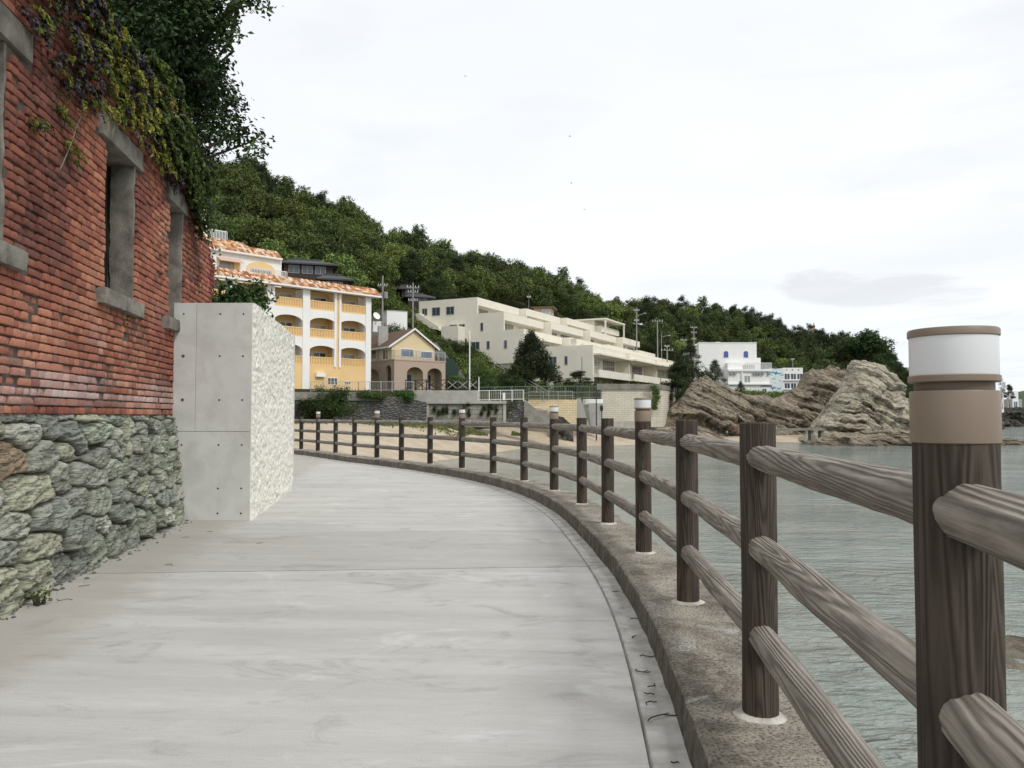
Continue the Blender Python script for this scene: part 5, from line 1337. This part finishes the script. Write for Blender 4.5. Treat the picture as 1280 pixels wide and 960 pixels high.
# upturned white dinghy on the abutment
a = P(741.5, 507.8, 98.6); T = Thing('upturned_dinghy', a.x, a.y+.5, a.z, (1, .02), 'small pale upturned hull resting on the grey concrete abutment', 'boat')
m_ = MB(); L_ = 1.25; rows = []
for i in range(9):
    t = -1+2*i/8; wq = math.sqrt(max(.04, 1-t**4)); rows.append([(t*L_, y*.5*wq, z) for y, z in ((-1, .88), (-1.02, .8), (-.85, .25), (-.3, .0), (.3, 0), (.85, .25), (1.02, .8), (1, .88))])
for r_ in rows: m_.v += [Vector(p) for p in r_]
for i in range(8):
    for j in range(7): m_.f.append([i*8+j, i*8+j+1, (i+1)*8+j+1, (i+1)*8+j])
    m_.f.append([i*8+7, i*8, (i+1)*8, (i+1)*8+7])
m_.f += [list(range(8))[::-1], [64+i for i in range(8)]]; m_.build('hull', M['white'], T.e)
T = empty('cream_block_wall', P(790, 525, 115), 0, 'tall cream block wall with a dark concrete top and a hanging vine, left of the brown rock', 'wall')
child_panel(T, 'block_face', [(752, 534), (752, 487), (826, 487), (826, 534)], 115, .5, M['creamblock']); child_panel(T, 'block_face', [(826, 534), (826, 487), (851, 491.5), (851, 530)], 115, .5, M['creamblock'], 135)
child_panel(T, 'concrete_cap', [(746, 487), (746, 479.5), (826.3, 480.5), (826.3, 487)], 114.8, .9, M['grconc']); child_panel(T, 'concrete_cap', [(826.6, 487), (826.6, 480.5), (851, 486), (851, 491.5)], 114.8, .7, M['grconc'], 134.8)
a = P(778, 530, 107); T = Thing('beach_slab', a.x, a.y, a.z-1, (1, .05), 'flat white concrete slab at the foot of the cream block wall', 'concrete slab'); T.part('slab', M['paleconc'], MB().box(-3.2, 3.5, -1, 4, a.z-1, a.z+.35), bevel=.02)
# rocks at foot, jetty
a = P(963, 538, 101); T = Thing('jetty', a.x, a.y, -2.2, (1, .04), 'thin dark concrete jetty slab in front of the rocks at the water edge', 'jetty')
zt = P(963, 535.5, 101).z; T.part('deck', M['grconc'], MB().box(0, 7.0, 0, 1.6, zt-.28, zt)); 
for x in (.3, 5.3, 6.6): T.part('support', M['grconc'], MB().box(x, x+.35, .3, 1.2, -2.7, zt-.285))

def railing(name, pts, h, m, label, sp=1.5, bars=0, rails=(1., .12), r=.03, cat='railing', group=None, br=.012):
    """pts: world points along the foot"""
    T = empty(name, pts[0], 0, label, cat, group); o0 = Vector(pts[0]); mb = MB(); bb = MB(); nb_ = 0
    for a, b_ in zip(pts[:-1], pts[1:]):
        a = Vector(a)-o0; b_ = Vector(b_)-o0; L = (b_-a).length; n = max(1, int(round(L/sp)))
        for q in rails: mb.cyl(a+Vector((0, 0, h*q)), b_+Vector((0, 0, h*q)), r, seg=6)
        for i in range(n+1):
            p = a.lerp(b_, i/n); MB().cyl(p-Vector((0, 0, .1)), p+Vector((0, 0, h*1.0)), r*1.35, seg=6).build('post', m, T)
        if bars:
            k = int(L/bars)
            for i in range(k):
                p = a.lerp(b_, (i+.5)/k); bb.cyl(p+Vector((0, 0, h*rails[-1])), p+Vector((0, 0, h*rails[0])), br, seg=4, caps=False); nb_ += 1
    mb.build('rail', m, T)
    if nb_: bb.build('bars', m, T)
    return T
railing('white_railing', [P(597, 501.5, 88.1), P(654.5, 500.5, 88.4)], 1.15, M['whiteframe'], 'white metal railing above the planted block wall', 1.3, .2, r=.03)
panel('notice_board', [(628.6, 500), (628.6, 491), (631.6, 491), (631.6, 500)], 87.95, .04, M['white'], 'small white notice board on the white railing', 'sign')
railing('mesh_fence', [P(598, 500, 94), P(660, 499, 95), P(722, 498, 98), P(751, 497.5, 101)], 1.5, M['wiremesh'], 'grey-green wire fence running along the terrace behind the railing', 1.9, .28, (1., .5, .05), .03, 'fence', br=.02)
railing('metal_railing', [P(661, 499.5, 95.8), P(716, 499.5, 96.8)], 1.0, M['steel'], 'thin metal railing on top of the sandy yellow wall', 1.6, 0, (1., .5), .025)
railing('metal_railing', [P(388, 489.5, 82.0), P(448, 489, 84.6), P(517, 488.5, 87.8)], 1.0, M['steel'], 'grey metal railing above the stone wall in front of the yellow building', 1.2, .18, (1., .1), .028)
railing('stair_handrail', [P(618, 459, 112), P(686, 499, 98)], .9, M['steel'], 'long straight handrail of a stair coming down the slope', 3.4, 0, (1., .55), .035)
railing('stair_handrail', [P(546, 438, 113), P(556, 466, 106)], .9, M['poledark'], 'dark handrail of the steep stair above the ochre house', 3, 0, (1., .5), .05)
railing('steel_guardrail', [P(655, 501, 88.5), P(668, 511, 88.9), P(683, 514, 89.4), P(697, 524, 89.9)], .12, M['paleconc'], 'low pale coping rail on the sloping stair wall', 6, 0, (1.,), .05)
# X-braced dark timber railing on the terrace
T = empty('crossed_railing', P(507, 487.5, 90.2), 0, 'dark timber railing with crossed braces on the terrace in front of the ochre house', 'railing')
o0 = T.location.copy(); us = [507, 519.5, 533, 546, 559, 572, 585, 597]
for i, u in enumerate(us):
    p = P(u, 487.5, 90.2)-o0; MB().box(p.x-.06, p.x+.06, -.06, .06, -.1, 1.15).build('post', M['darkwood'], T)
for u, w_ in zip(us[:-1], us[1:]):
    a = P(u, 487.5, 90.2)-o0; b_ = P(w_, 487.5, 90.2)-o0
    MB().cyl((a.x, 0, .1), (b_.x, 0, 1.05), .05, seg=4).cyl((a.x, 0.05, 1.05), (b_.x, .05, .1), .05, seg=4).build('cross_brace', M['darkwood'] if u < 550 else M['steel'], T)
MB().box(0, p.x, -.04, .04, 1.08, 1.17).build('rail', M['darkwood'], T); MB().box(0, p.x, -.04, .04, .03, .1).build('rail', M['darkwood'], T)
# retaining net slope and dark stair left of the cream building
panel('concrete_slope', [(536, 432), (545, 428), (580, 470), (588, 486), (575, 486)], 107.5, .4, M['grconc'], 'steep grey concrete slope above the ochre house', 'slope', 107)
panel('green_net', [(546, 458), (550, 447), (566, 448), (574, 462), (572, 474), (552, 472)], 105, .1, plain('green netting', (.045, .075, .06), (.03, .05, .04), 4, .9), 'green netting spread over the slope right of the ochre house', 'net', 105)

def upole(u, vt, vb, Y, label, arms=(), r=.16, m='pole', name='utility_pole', group=None, extra=None):
    p = P(u, vb, Y); H = (vb-vt)/1000*Y; T = empty(name, p, random.uniform(-.3, .3), label, 'pole', group)
    MB().cyl((0, 0, -2), (0, 0, H), r, r*.65, 10).build('shaft', M[m], T)
    for (f, w_) in arms:
        a = MB().box(-w_/2, w_/2, -.06, .06, H*f-.06, H*f+.06); a.build('crossarm', M['pole'], T)
        i_ = MB()
        for x in (-.45, -.2, .2, .45): i_.cyl((x*w_, 0, H*f+.06), (x*w_, 0, H*f+.32), .05, seg=6)
        i_.build('insulators', M['whiteframe'], T)
    if extra == 'transformer': MB().cyl((.45, 0, H*.55), (.45, 0, H*.68), .3, seg=12).build('transformer', M['pole'], T)
    if extra == 'lamp': MB().cyl((0, 0, H*.8), (1.6, 0, H*.87), .05, seg=6).cyl((1.5, 0, H*.87), (2.1, 0, H*.87), .12, seg=8).build('lamp_arm', M['pole'], T)
    return T
upole(478, 344, 408, 113, 'utility pole with a transformer between the yellow building and the white box', [(.8, 1.4), (.62, 1.2)], extra='transformer')
upole(516, 353, 412, 122, 'utility pole with crossarms right of the white box-shaped building', [(.9, 1.9), (.8, 1.6), (.62, 1.4)])
upole(587, 413, 488, 92.5, 'slim white pole standing at the right end of the crossed railing', r=.09, m='white', name='pole', extra=None)
upole(598.6, 471, 500, 88.9, 'short white leaning post at the left end of the white railing', r=.07, m='white', name='post')
upole(494, 303, 345, 158, 'thin antenna mast rising out of the trees on the left slope', r=.07, name='mast')
upole(610, 335, 352, 180, 'small thin mast among the trees above the cream building', r=.06, name='mast')
upole(661, 366, 388, 170, 'thin antenna beside the small brown-roofed house', [(.75, .8)], r=.05, name='mast')
upole(796, 384, 440, 172, 'tallest utility pole with a street lamp arm, just beyond the cream building', [(.93, 1.2), (.7, 1.)], extra='lamp')
upole(822, 400, 440, 178, 'utility pole with one long crossarm on the slope, second from the cream building', [(.97, 2.4)])
upole(827, 416, 440, 175, 'short street lamp pole just right of the pole with the long crossarm', r=.08, name='lamp_pole', extra='lamp')
upole(834, 432, 455, 165, 'short utility pole with crossarms above the broad pine', [(.75, 2.6), (.95, 1.)])
upole(855, 424, 450, 180, 'small thin pole left of the white hotel', [(.95, 1.6)], r=.1)
upole(867.5, 408, 440, 190, 'utility pole with crossarms just left of the roof of the white hotel', [(.95, 1.6), (.75, 1.4), (.5, 1.1)])
upole(991, 448, 462, 212, 'short leaning pole behind the mural building', [(.9, .8)], r=.12)
upole(727.5, 446, 480, 109, 'thin dark pole in front of the low wing of the cream building', r=.06, m='poledark', name='pole')
upole(745.5, 471, 530, 96.4, 'tall thin dark pole in front of the cream block wall', r=.08, m='poledark', name='pole')
T = upole(752, 507, 530, 96.2, 'dark post with a round black hooded top beside the dark pole', r=.06, m='poledark', name='hooded_post'); MB().lathe([(.05, 1.5), (.19, 1.7), (.2, 2.05), (.12, 2.25), (.02, 2.3)], 12).build('hood', M['poledark'], T)
# golden spire over the trees
a = P(1017.5, 416, 300); T = empty('golden_spire', a, 0, 'tiny golden pagoda spire showing above the tree tops on the ridge', 'spire')
MB().lathe([(.6, 0), (.55, 1.2), (.3, 1.5), (.25, 2.0)], 12).build('base', NT('gold leaf').finish((.50, .36, .13), .45, None, .5, Metallic=.6), T); MB().lathe([(.45, 2.0), (.5, 2.5), (.2, 3.0), (.12, 3.5), (.02, 4.2)], 12).build('finial', M['brownroof'], T)
# ================================================================== ROCKS
def _rock(name, a, b, c, dk):
    t = NT(name); p = t.n('NewGeometry').outputs['Position']
    q = t.n('Mapping', {'Vector': t.n('Mapping', {'Vector': p, 'Rotation': (0, R(-27), 0)}).outputs[0], 'Scale': (.10, .25, 1.5)}).outputs[0]
    s_ = t.noise(q, 1.2, 9, .66, .6); s2 = t.noise(q, 3.6, 6, .65, .4); n_ = t.noise(p, .35, 6, .6)
    col = t.mix(t.ramp(s_, [(.36, 0.), (.6, 1.)]), a, b)
    col = t.mix(t.ramp(n_, [(.42, 0.), (.66, .8)]), col, c)
    col = t.mix(t.ramp(s2, [(.38, .7), (.50, 0.)]), col, dk); col = t.mix(t.ramp(t.noise(p, .9, 8, .72, .8), [(.36, .75), (.47, 0.)]), col, dk)  # crevice shade painted into the colour as dark streaks and cracks
    z = t.n('SeparateXYZ', {0: p}).outputs[2]
    wet = t.ramp(t.math('ADD', t.math('MULTIPLY_ADD', z, .5, 1.2), t.math('MULTIPLY', t.noise(p, 1.2, 4), .4)), [(.22, .8), (.62, 0.)])
    col = t.mix(wet, col, (.085, .062, .042))
    h = t.math('ADD', t.math('ADD', s_, t.math('MULTIPLY', s2, .5)), t.noise(p, .9, 8, .72, .8))
    return t.finish(col, .92, t.bump(h, 1., .55), .15)
M['rockbrown'] = _rock('brown layered rock', (.25, .21, .155), (.43, .37, .285), (.33, .28, .205), (.045, .036, .027))
M['rockpale'] = _rock('pale layered rock', (.44, .39, .29), (.64, .60, .49), (.52, .46, .34), (.12, .095, .065))
M['rockgrey'] = _rock('dark grey layered rock', (.12, .11, .095), (.18, .165, .14), (.15, .13, .10), (.03, .026, .022))
def rock(name, sil, Y, dep, m, label, seed, vfoot=556, amp=1.0, n=400, mm=210, tiltdeg=27, front=.36, cat='rock', group=None, zb=-3.2, peaky=.55):
    u = np.linspace(sil[0][0], sil[-1][0], n); top = np.interp(u, [p[0] for p in sil], [p[1] for p in sil])
    top = top-(fbm(u*.12, seed, 0, 5, .65)+(_hash(np.floor(u/7.), u*0+seed, u*0)-.5)*.5)*3.5*amp*np.clip((u-u[0])/30, 0, 1)*np.clip((u[-1]-u)/30, 0, 1)+amp*4
    x = (u-640)/1000*Y; H = EYE+(520-top)/1000*Y
    b = np.linspace(0, 1, mm); Xg, Bg = np.meshgrid(x, b, indexing='ij'); Hg = np.repeat(H[:, None], mm, 1)
    prof = np.sin(np.pi*np.clip(Bg, 0, 1))**peaky; prof[:, 0] = 0; prof[:, -1] = 0
    fr = np.where(Bg < front, Bg/front*.5, .5+(Bg-front)/(1-front)*.5); prof = np.sin(np.pi*fr)**peaky
    Z = zb+(Hg-zb)*prof; Yg = Y+(Bg-front)*dep
    X = Xg.copy()
    t = math.radians(tiltdeg); sx_, sz_ = math.sin(t), math.cos(t)
    wv = fbm(X*.16+seed, Yg*.16, Z*.16, 3)*2.0
    q = (X*sx_+Z*sz_*1.0+(Yg-Y)*.25+wv); al = (X*math.cos(t)-Z*math.sin(t))
    st = np.floor(q*.75+seed); fq = q*.75+seed-st
    cell = np.floor(al*.22+st*.37+fbm(X*.2, Yg*.2, Z*.2, 2)*1.2); lay = _hash(st, cell+seed, st*0)-.5
    lay2 = vnoise(q*2.6, al*.18, seed+3.)+.6*vnoise(q*6.5, al*.3, seed+8.)
    lay3 = _hash(np.floor(q*2.6+wv*.3+seed), q*0+5, q*0)-.5
    d = (lay*2.3+lay3*.7+lay2*.55-(fq**5)*1.0+fbm(X*.22, Yg*.22, Z*.22+seed, 4)*2.6+np.abs(fbm(X*.6, Yg*.6, Z*.5+seed, 4))*1.6+fbm(X*1.6, Yg*1.6, Z*1.6+seed, 4)*.7)*amp
    fade = np.clip(prof*3, 0, 1)*np.clip(1.15-prof, .10, 1)
    Yg2 = Yg-d*fade*np.where(fr < .6, 1, -.6); Z = Z+(d*.05+lay*.35)*np.clip(prof*2, 0, 1)+fbm(X*.9, Yg*.9, Z*0+seed+5, 4, .6)*.45*amp; X = X+d*.04
    o = npmesh(name, np.stack([X, Yg2, Z], 2).reshape(-1, 3), gridF(n, mm)[:, ::-1], m, smooth=False)
    return tag(o, label, cat, group)
rock('layered_rock', [(806, 534), (815, 527), (832, 514), (842, 504), (850, 492), (858, 483), (868, 475), (876, 470), (884, 470), (897, 473), (915, 482), (932, 488), (955, 490), (975, 493), (990, 500), (1008, 512), (1028, 526), (1045, 540), (1050, 552)], 122, 15, M['rockbrown'], 'big brown rock of slanting layers on the beach in front of the white hotel', 3)
rock('layered_rock', [(955, 520), (972, 496), (988, 486), (1001, 480), (1008, 464), (1014, 458), (1028, 456), (1042, 457), (1052, 458), (1058, 466), (1064, 490), (1075, 520)], 124, 12, M['rockbrown'], 'upright brown rock mass between the low brown rock and the pale peak', 13, tiltdeg=30)
rock('layered_rock', [(1000, 548), (1016, 532), (1028, 516), (1040, 497), (1052, 482), (1060, 468), (1064, 450), (1067, 444), (1074, 446), (1090, 449), (1104, 454), (1114, 463), (1121, 474), (1120, 483), (1118, 488), (1128, 493), (1142, 499), (1160, 503), (1180, 512), (1200, 530), (1215, 545)], 107, 13, M['rockpale'], 'tall pale cream rock peak of bent layers rising from the water', 23, amp=.95, tiltdeg=24, peaky=.85, front=.5)
rock('rock_ledge', [(1012, 553), (1020, 546), (1050, 540), (1090, 537), (1120, 533), (1140, 536), (1175, 538), (1210, 537), (1240, 541), (1262, 544), (1280, 548), (1310, 553), (1340, 557)], 97, 7, M['rockbrown'], 'low dark ledge at the water line of the pale peak', 31, amp=.7, tiltdeg=10)
rock('rock_ledge', [(688, 532), (693, 524), (698, 520), (704, 521), (710, 526), (716, 532)], 95.3, 1.5, M['rockgrey'], 'small heap of dark rocks at the foot of the sandy yellow wall', 37, amp=.4, n=120, mm=60, zb=-2.6)
rock('rock_ledge', [(800, 545), (815, 536), (835, 532), (850, 534), (870, 536), (890, 541), (905, 548)], 112, 5, M['rockbrown'], 'low scatter of brown rock on the sand beside the big brown rock', 41, amp=.5, n=160, mm=60)
rock('rocky_point', [(1185, 528), (1200, 516), (1225, 508), (1245, 505), (1258, 502), (1268, 503), (1275, 507), (1285, 515), (1300, 524), (1310, 530)], 280, 40, M['rockgrey'], 'dark rocky point across the water behind the nearest lamp', 47, amp=2.2)
# shallow stones right below the sea wall
for (u, v, Y, r_, lab) in ((1300, 800, 11.8, 1.1, 'pale speckled shallow rock patch at the right edge below the rail'), (1152, 781, 13.0, .34, 'small dark rock just breaking the water right behind the middle rail')):
    p = P(u, v, Y); n_ = 60
    th, rr_ = np.meshgrid(np.linspace(0, 2*np.pi, n_), np.linspace(0, 1, 24), indexing='ij')
    X = p.x+np.cos(th)*rr_*r_*1.0; Yy = p.y+np.sin(th)*rr_*r_*1.3; Z = WATER-.09+.13*r_**.5*(1-rr_**2)+fbm(X*3, Yy*3, X*0, 4)*.13
    Z = np.where(rr_ > .97, WATER-.15, Z)
    tag(npmesh('shore_rock', np.stack([X, Yy, Z], 2).reshape(-1, 3), gridF(n_, 24), M['rockpale'], smooth=True), lab, 'rock')
# far shore
b = MB(); pts_ = [(3000, WATER)]
xs = np.linspace(1248, 2300, 60); V = []
for u in xs:
    h = EYE+(520-np.interp(u, [1248, 1262, 1275, 1300, 1400, 1600, 1900, 2300], [512, 497, 489, 486, 480, 490, 484, 500]))/1000*900+6*float(vnoise(u*.05, 0, 0))
    for k, (dy, f) in enumerate(((-60, 0), (-30, .55), (0, .9), (40, 1.), (160, .7), (300, 0))): V.append(((u-640)/1000*(900+dy), 900+dy, WATER-1+(h-WATER+1)*f))
o = npmesh('far_hills', V, gridF(60, 6)[:, ::-1], plain('far wooded hill', (.05, .075, .045), (.07, .10, .055), .03, .95, .2, .8, 2, True), smooth=True); tag(o, kind='structure')
a = P(1266, 505, 420); T = Thing('seaside_building', a.x, a.y, WATER, (1, 0), 'tiny pale blue-white building on the far shore right of the nearest lamp', 'building'); T.part('wall', M['white'], MB().box(0, 3, 0, 4, WATER-1, P(1266, 489, 420).z)); T.part('annex', M['paleconc'], MB().box(-2, 5.5, 1, 6, WATER-1, P(1266, 499, 420).z)); T.window(.4, 2.6, 6, 9, 0, 'blueglass', 'whiteframe', .15)
a = P(1253.5, 508, 262); T = Thing('white_post', a.x, a.y, a.z, (1, 0), 'small white marker post on the far rocky point beside the nearest lamp', 'post'); T.part('shaft', M['white'], MB().box(-.35, .35, 0, .5, a.z-2, P(1253, 486, 262).z)); T.part('cap', M['white'], MB().box(-.45, .45, -.1, .6, P(1253, 486, 262).z, P(1253, 485, 262).z))

# ================================================================== PEOPLE on the beach
def person(u, v, Y, H, label, cloth, leg, skin=(.42, .26, .18), arms=0.25, seed=0):
    zf = float(beach_h(P(u, v, Y).x, Y)); p = P(u, v, Y); o = (p.x, Y, zf)
    k = H/1.7
    J = [(0, 0, .95), (0, 0, 1.15), (0, 0, 1.40), (0, -.01, 1.50), (0, -.02, 1.58), (0, -.02, 1.69),
         (-.10, 0, .90), (-.11, -.03, .50), (-.12, .02, .08), (-.12, -.12, .03), (.10, 0, .90), (.12, .05, .50), (.13, .10, .08), (.13, -.04, .03),
         (-.18, 0, 1.40), (-.24, .02, 1.13), (-.20, -.12, .92), (.18, 0, 1.40), (.25, .02, 1.13), (.17, -.18, 1.0)]
    Ed = [(0, 1), (1, 2), (2, 3), (3, 4), (4, 5), (0, 6), (6, 7), (7, 8), (8, 9), (0, 10), (10, 11), (11, 12), (12, 13), (2, 14), (14, 15), (15, 16), (2, 17), (17, 18), (18, 19)]
    Rd = [.15, .13, .15, .06, .09, .07, .10, .07, .045, .04, .10, .07, .045, .04, .065, .045, .035, .065, .045, .035]
    me = D.meshes.new('person'); me.from_pydata([(a*k, b_*k, c*k) for a, b_, c in J], Ed, []); ob = D.objects.new('person', me); link(ob); ob.location = o; ob.rotation_euler = (0, 0, random.uniform(0, 6))
    ob.modifiers.new('skin', 'SKIN')
    me.skin_vertices[0].data[0].use_root = True
    for i, r_ in enumerate(Rd): me.skin_vertices[0].data[i].radius = (r_*k, r_*k*.8)
    s_ = ob.modifiers.new('sub', 'SUBSURF'); s_.levels = 1; s_.render_levels = 2
    t = NT('clothes and skin'); z = t.n('SeparateXYZ', {0: t.pos()}).outputs[2]
    c = t.mix(t.math('GREATER_THAN', z, .93*k), leg, cloth); c = t.mix(t.math('GREATER_THAN', z, 1.47*k), c, skin); me.materials.append(t.finish(c, .9))
    h_ = MB().lathe([(.02, 1.76), (.07, 1.745), (.105, 1.69), (.105, 1.60), (.08, 1.54), (.05, 1.53)][::-1], 12, (0, .025, 0)); h_.v = [v_*k for v_ in h_.v]; h_.build('hair', plain('dark hair', (.015, .012, .01), None, 9), ob, smooth=True)
    return tag(ob, label, 'person')
person(898, 546, 115, 1.66, 'person in dark clothes standing on the sand in front of the brown rock', (.015, .016, .02), (.02, .02, .025))
person(909, 546, 115, 1.05, 'small child in a pale greenish top standing on the sand near the adult', (.22, .30, .27), (.06, .06, .07))
# birds
for (u, v) in ((582, 95.5), (712, 170.5), (714, 229), (731, 262)):
    p = P(u, v, 120); m_ = MB(); m_.quad((0, -.25, 0), (.06, .0, .0), (0, .3, 0), (-.06, 0, 0)); m_.quad((0, -.08, .01), (.45, .02, .16), (.42, .12, .16), (0, .12, .01)); m_.quad((0, -.08, .01), (-.45, .02, .16), (-.42, .12, .16), (0, .12, .01)); m_.cyl((0, -.28, 0), (0, .2, 0), .05, .02, 6)
    o = m_.build('bird', M['poledark']); o.location = p; o.scale = (.6, .6, .6); o.rotation_euler = (0, 0, random.uniform(0, 3)); tag(o, 'tiny dark bird flying high in the pale sky', 'bird', 'birds in the sky')

# ================================================================== CAMERA, LIGHT, SKY
cam = D.objects.new('camera', D.cameras.new('camera')); COL.objects.link(cam); SC.camera = cam
cam.data.sensor_width = 36; cam.data.lens = 1000/1280*36; cam.location = (0, 0, EYE); cam.rotation_euler = (math.pi/2+TH, 0, 0); cam.data.clip_start = .05; cam.data.clip_end = 12000
EL, AZ = 46, 138      # sun elevation; azimuth clockwise from +Y (the view direction): to the right and a little behind
L = D.lights.new('sun', 'SUN'); L.energy = 1.5; L.angle = R(14); L.color = (1, .98, .945); so = D.objects.new('sun', L); COL.objects.link(so)
dirv = Vector((math.sin(R(AZ))*math.cos(R(EL)), math.cos(R(AZ))*math.cos(R(EL)), math.sin(R(EL)))); so.rotation_euler = dirv.to_track_quat('Z', 'Y').to_euler(); so.location = (20, -10, 40)
wd = D.worlds.new('World'); SC.world = wd; wd.use_nodes = True; nt = wd.node_tree; nt.nodes.clear()
class W(NT):
    def __init__(s, t): s.t = t
w = W(nt); out = nt.nodes.new('ShaderNodeOutputWorld')
sky = w.n('TexSky', sky_type='NISHITA', sun_disc=False, sun_elevation=R(EL), sun_rotation=R(AZ), air_density=1., dust_density=2.)
dr = w.n('TexCoord').outputs['Generated']; sp = w.n('SeparateXYZ', {0: dr})
zz = w.math('MAXIMUM', sp.outputs[2], .04); pr = w.n('CombineXYZ', {0: w.math('DIVIDE', sp.outputs[0], zz), 1: w.math('DIVIDE', sp.outputs[1], zz)}).outputs[0]
n1 = w.noise(w.n('Mapping', {'Vector': pr, 'Scale': (.5, .35, 1), 'Location': (2.3, .4, 0)}).outputs[0], .8, 7, .55, .5)
n2 = w.noise(w.n('Mapping', {'Vector': dr, 'Scale': (2.2, 2.2, 9), 'Location': (.6, .3, .2)}).outputs[0], 1.3, 5, .5, .3)
cl = w.mix(w.ramp(n1, [(.35, 0.), (.62, 1.)]), (8.3, 8.55, 8.9), (9.4, 9.6, 9.65))
cl = w.mix(w.ramp(n2, [(.56, 0.), (.72, .6)]), cl, (7.6, 7.9, 8.25))
wisp = w.noise(w.n('Mapping', {'Vector': dr, 'Scale': (3., 3., 16), 'Location': (0, 0, 3.1)}).outputs[0], 1.6, 6, .6, .4)
# a few low dark streaks of cloud just above the hill at the right
dx = w.math('SUBTRACT', w.math('DIVIDE', sp.outputs[0], w.math('MAXIMUM', sp.outputs[1], .05)), .44); dz = w.math('SUBTRACT', w.math('DIVIDE', sp.outputs[2], w.math('MAXIMUM', sp.outputs[1], .05)), .157)
dz = w.math('ADD', dz, w.math('MULTIPLY', dx, .12))
dist = w.math('ADD', w.math('POWER', w.math('DIVIDE', dx, .13), 2.), w.math('POWER', w.math('DIVIDE', dz, .028), 2.))
m1 = w.ramp(w.math('ADD', dist, w.math('MULTIPLY_ADD', wisp, -9., 4.6)), [(.0, .45), (1., 0.)])
cl = w.mix(m1, cl, (6.0, 6.15, 6.6))
hz = w.ramp(sp.outputs[2], [(.0, .5), (.16, 0.)]); cl = w.mix(hz, cl, (7.9, 8.5, 9.2))
skyc = w.mix(.90, sky.outputs[0], cl)
bg = w.n('Background', {'Color': skyc, 'Strength': .1}); nt.links.new(bg.outputs[0], out.inputs[0])
SC.view_settings.view_transform = 'Standard'; SC.view_settings.look = 'None'; SC.view_settings.gamma = 1; SC.view_settings.exposure = 0.25; SC.view_settings.use_curve_mapping = False
SC.cycles.max_bounces = 6; SC.cycles.transparent_max_bounces = 4; SC.cycles.caustics_reflective = False; SC.cycles.caustics_refractive = False
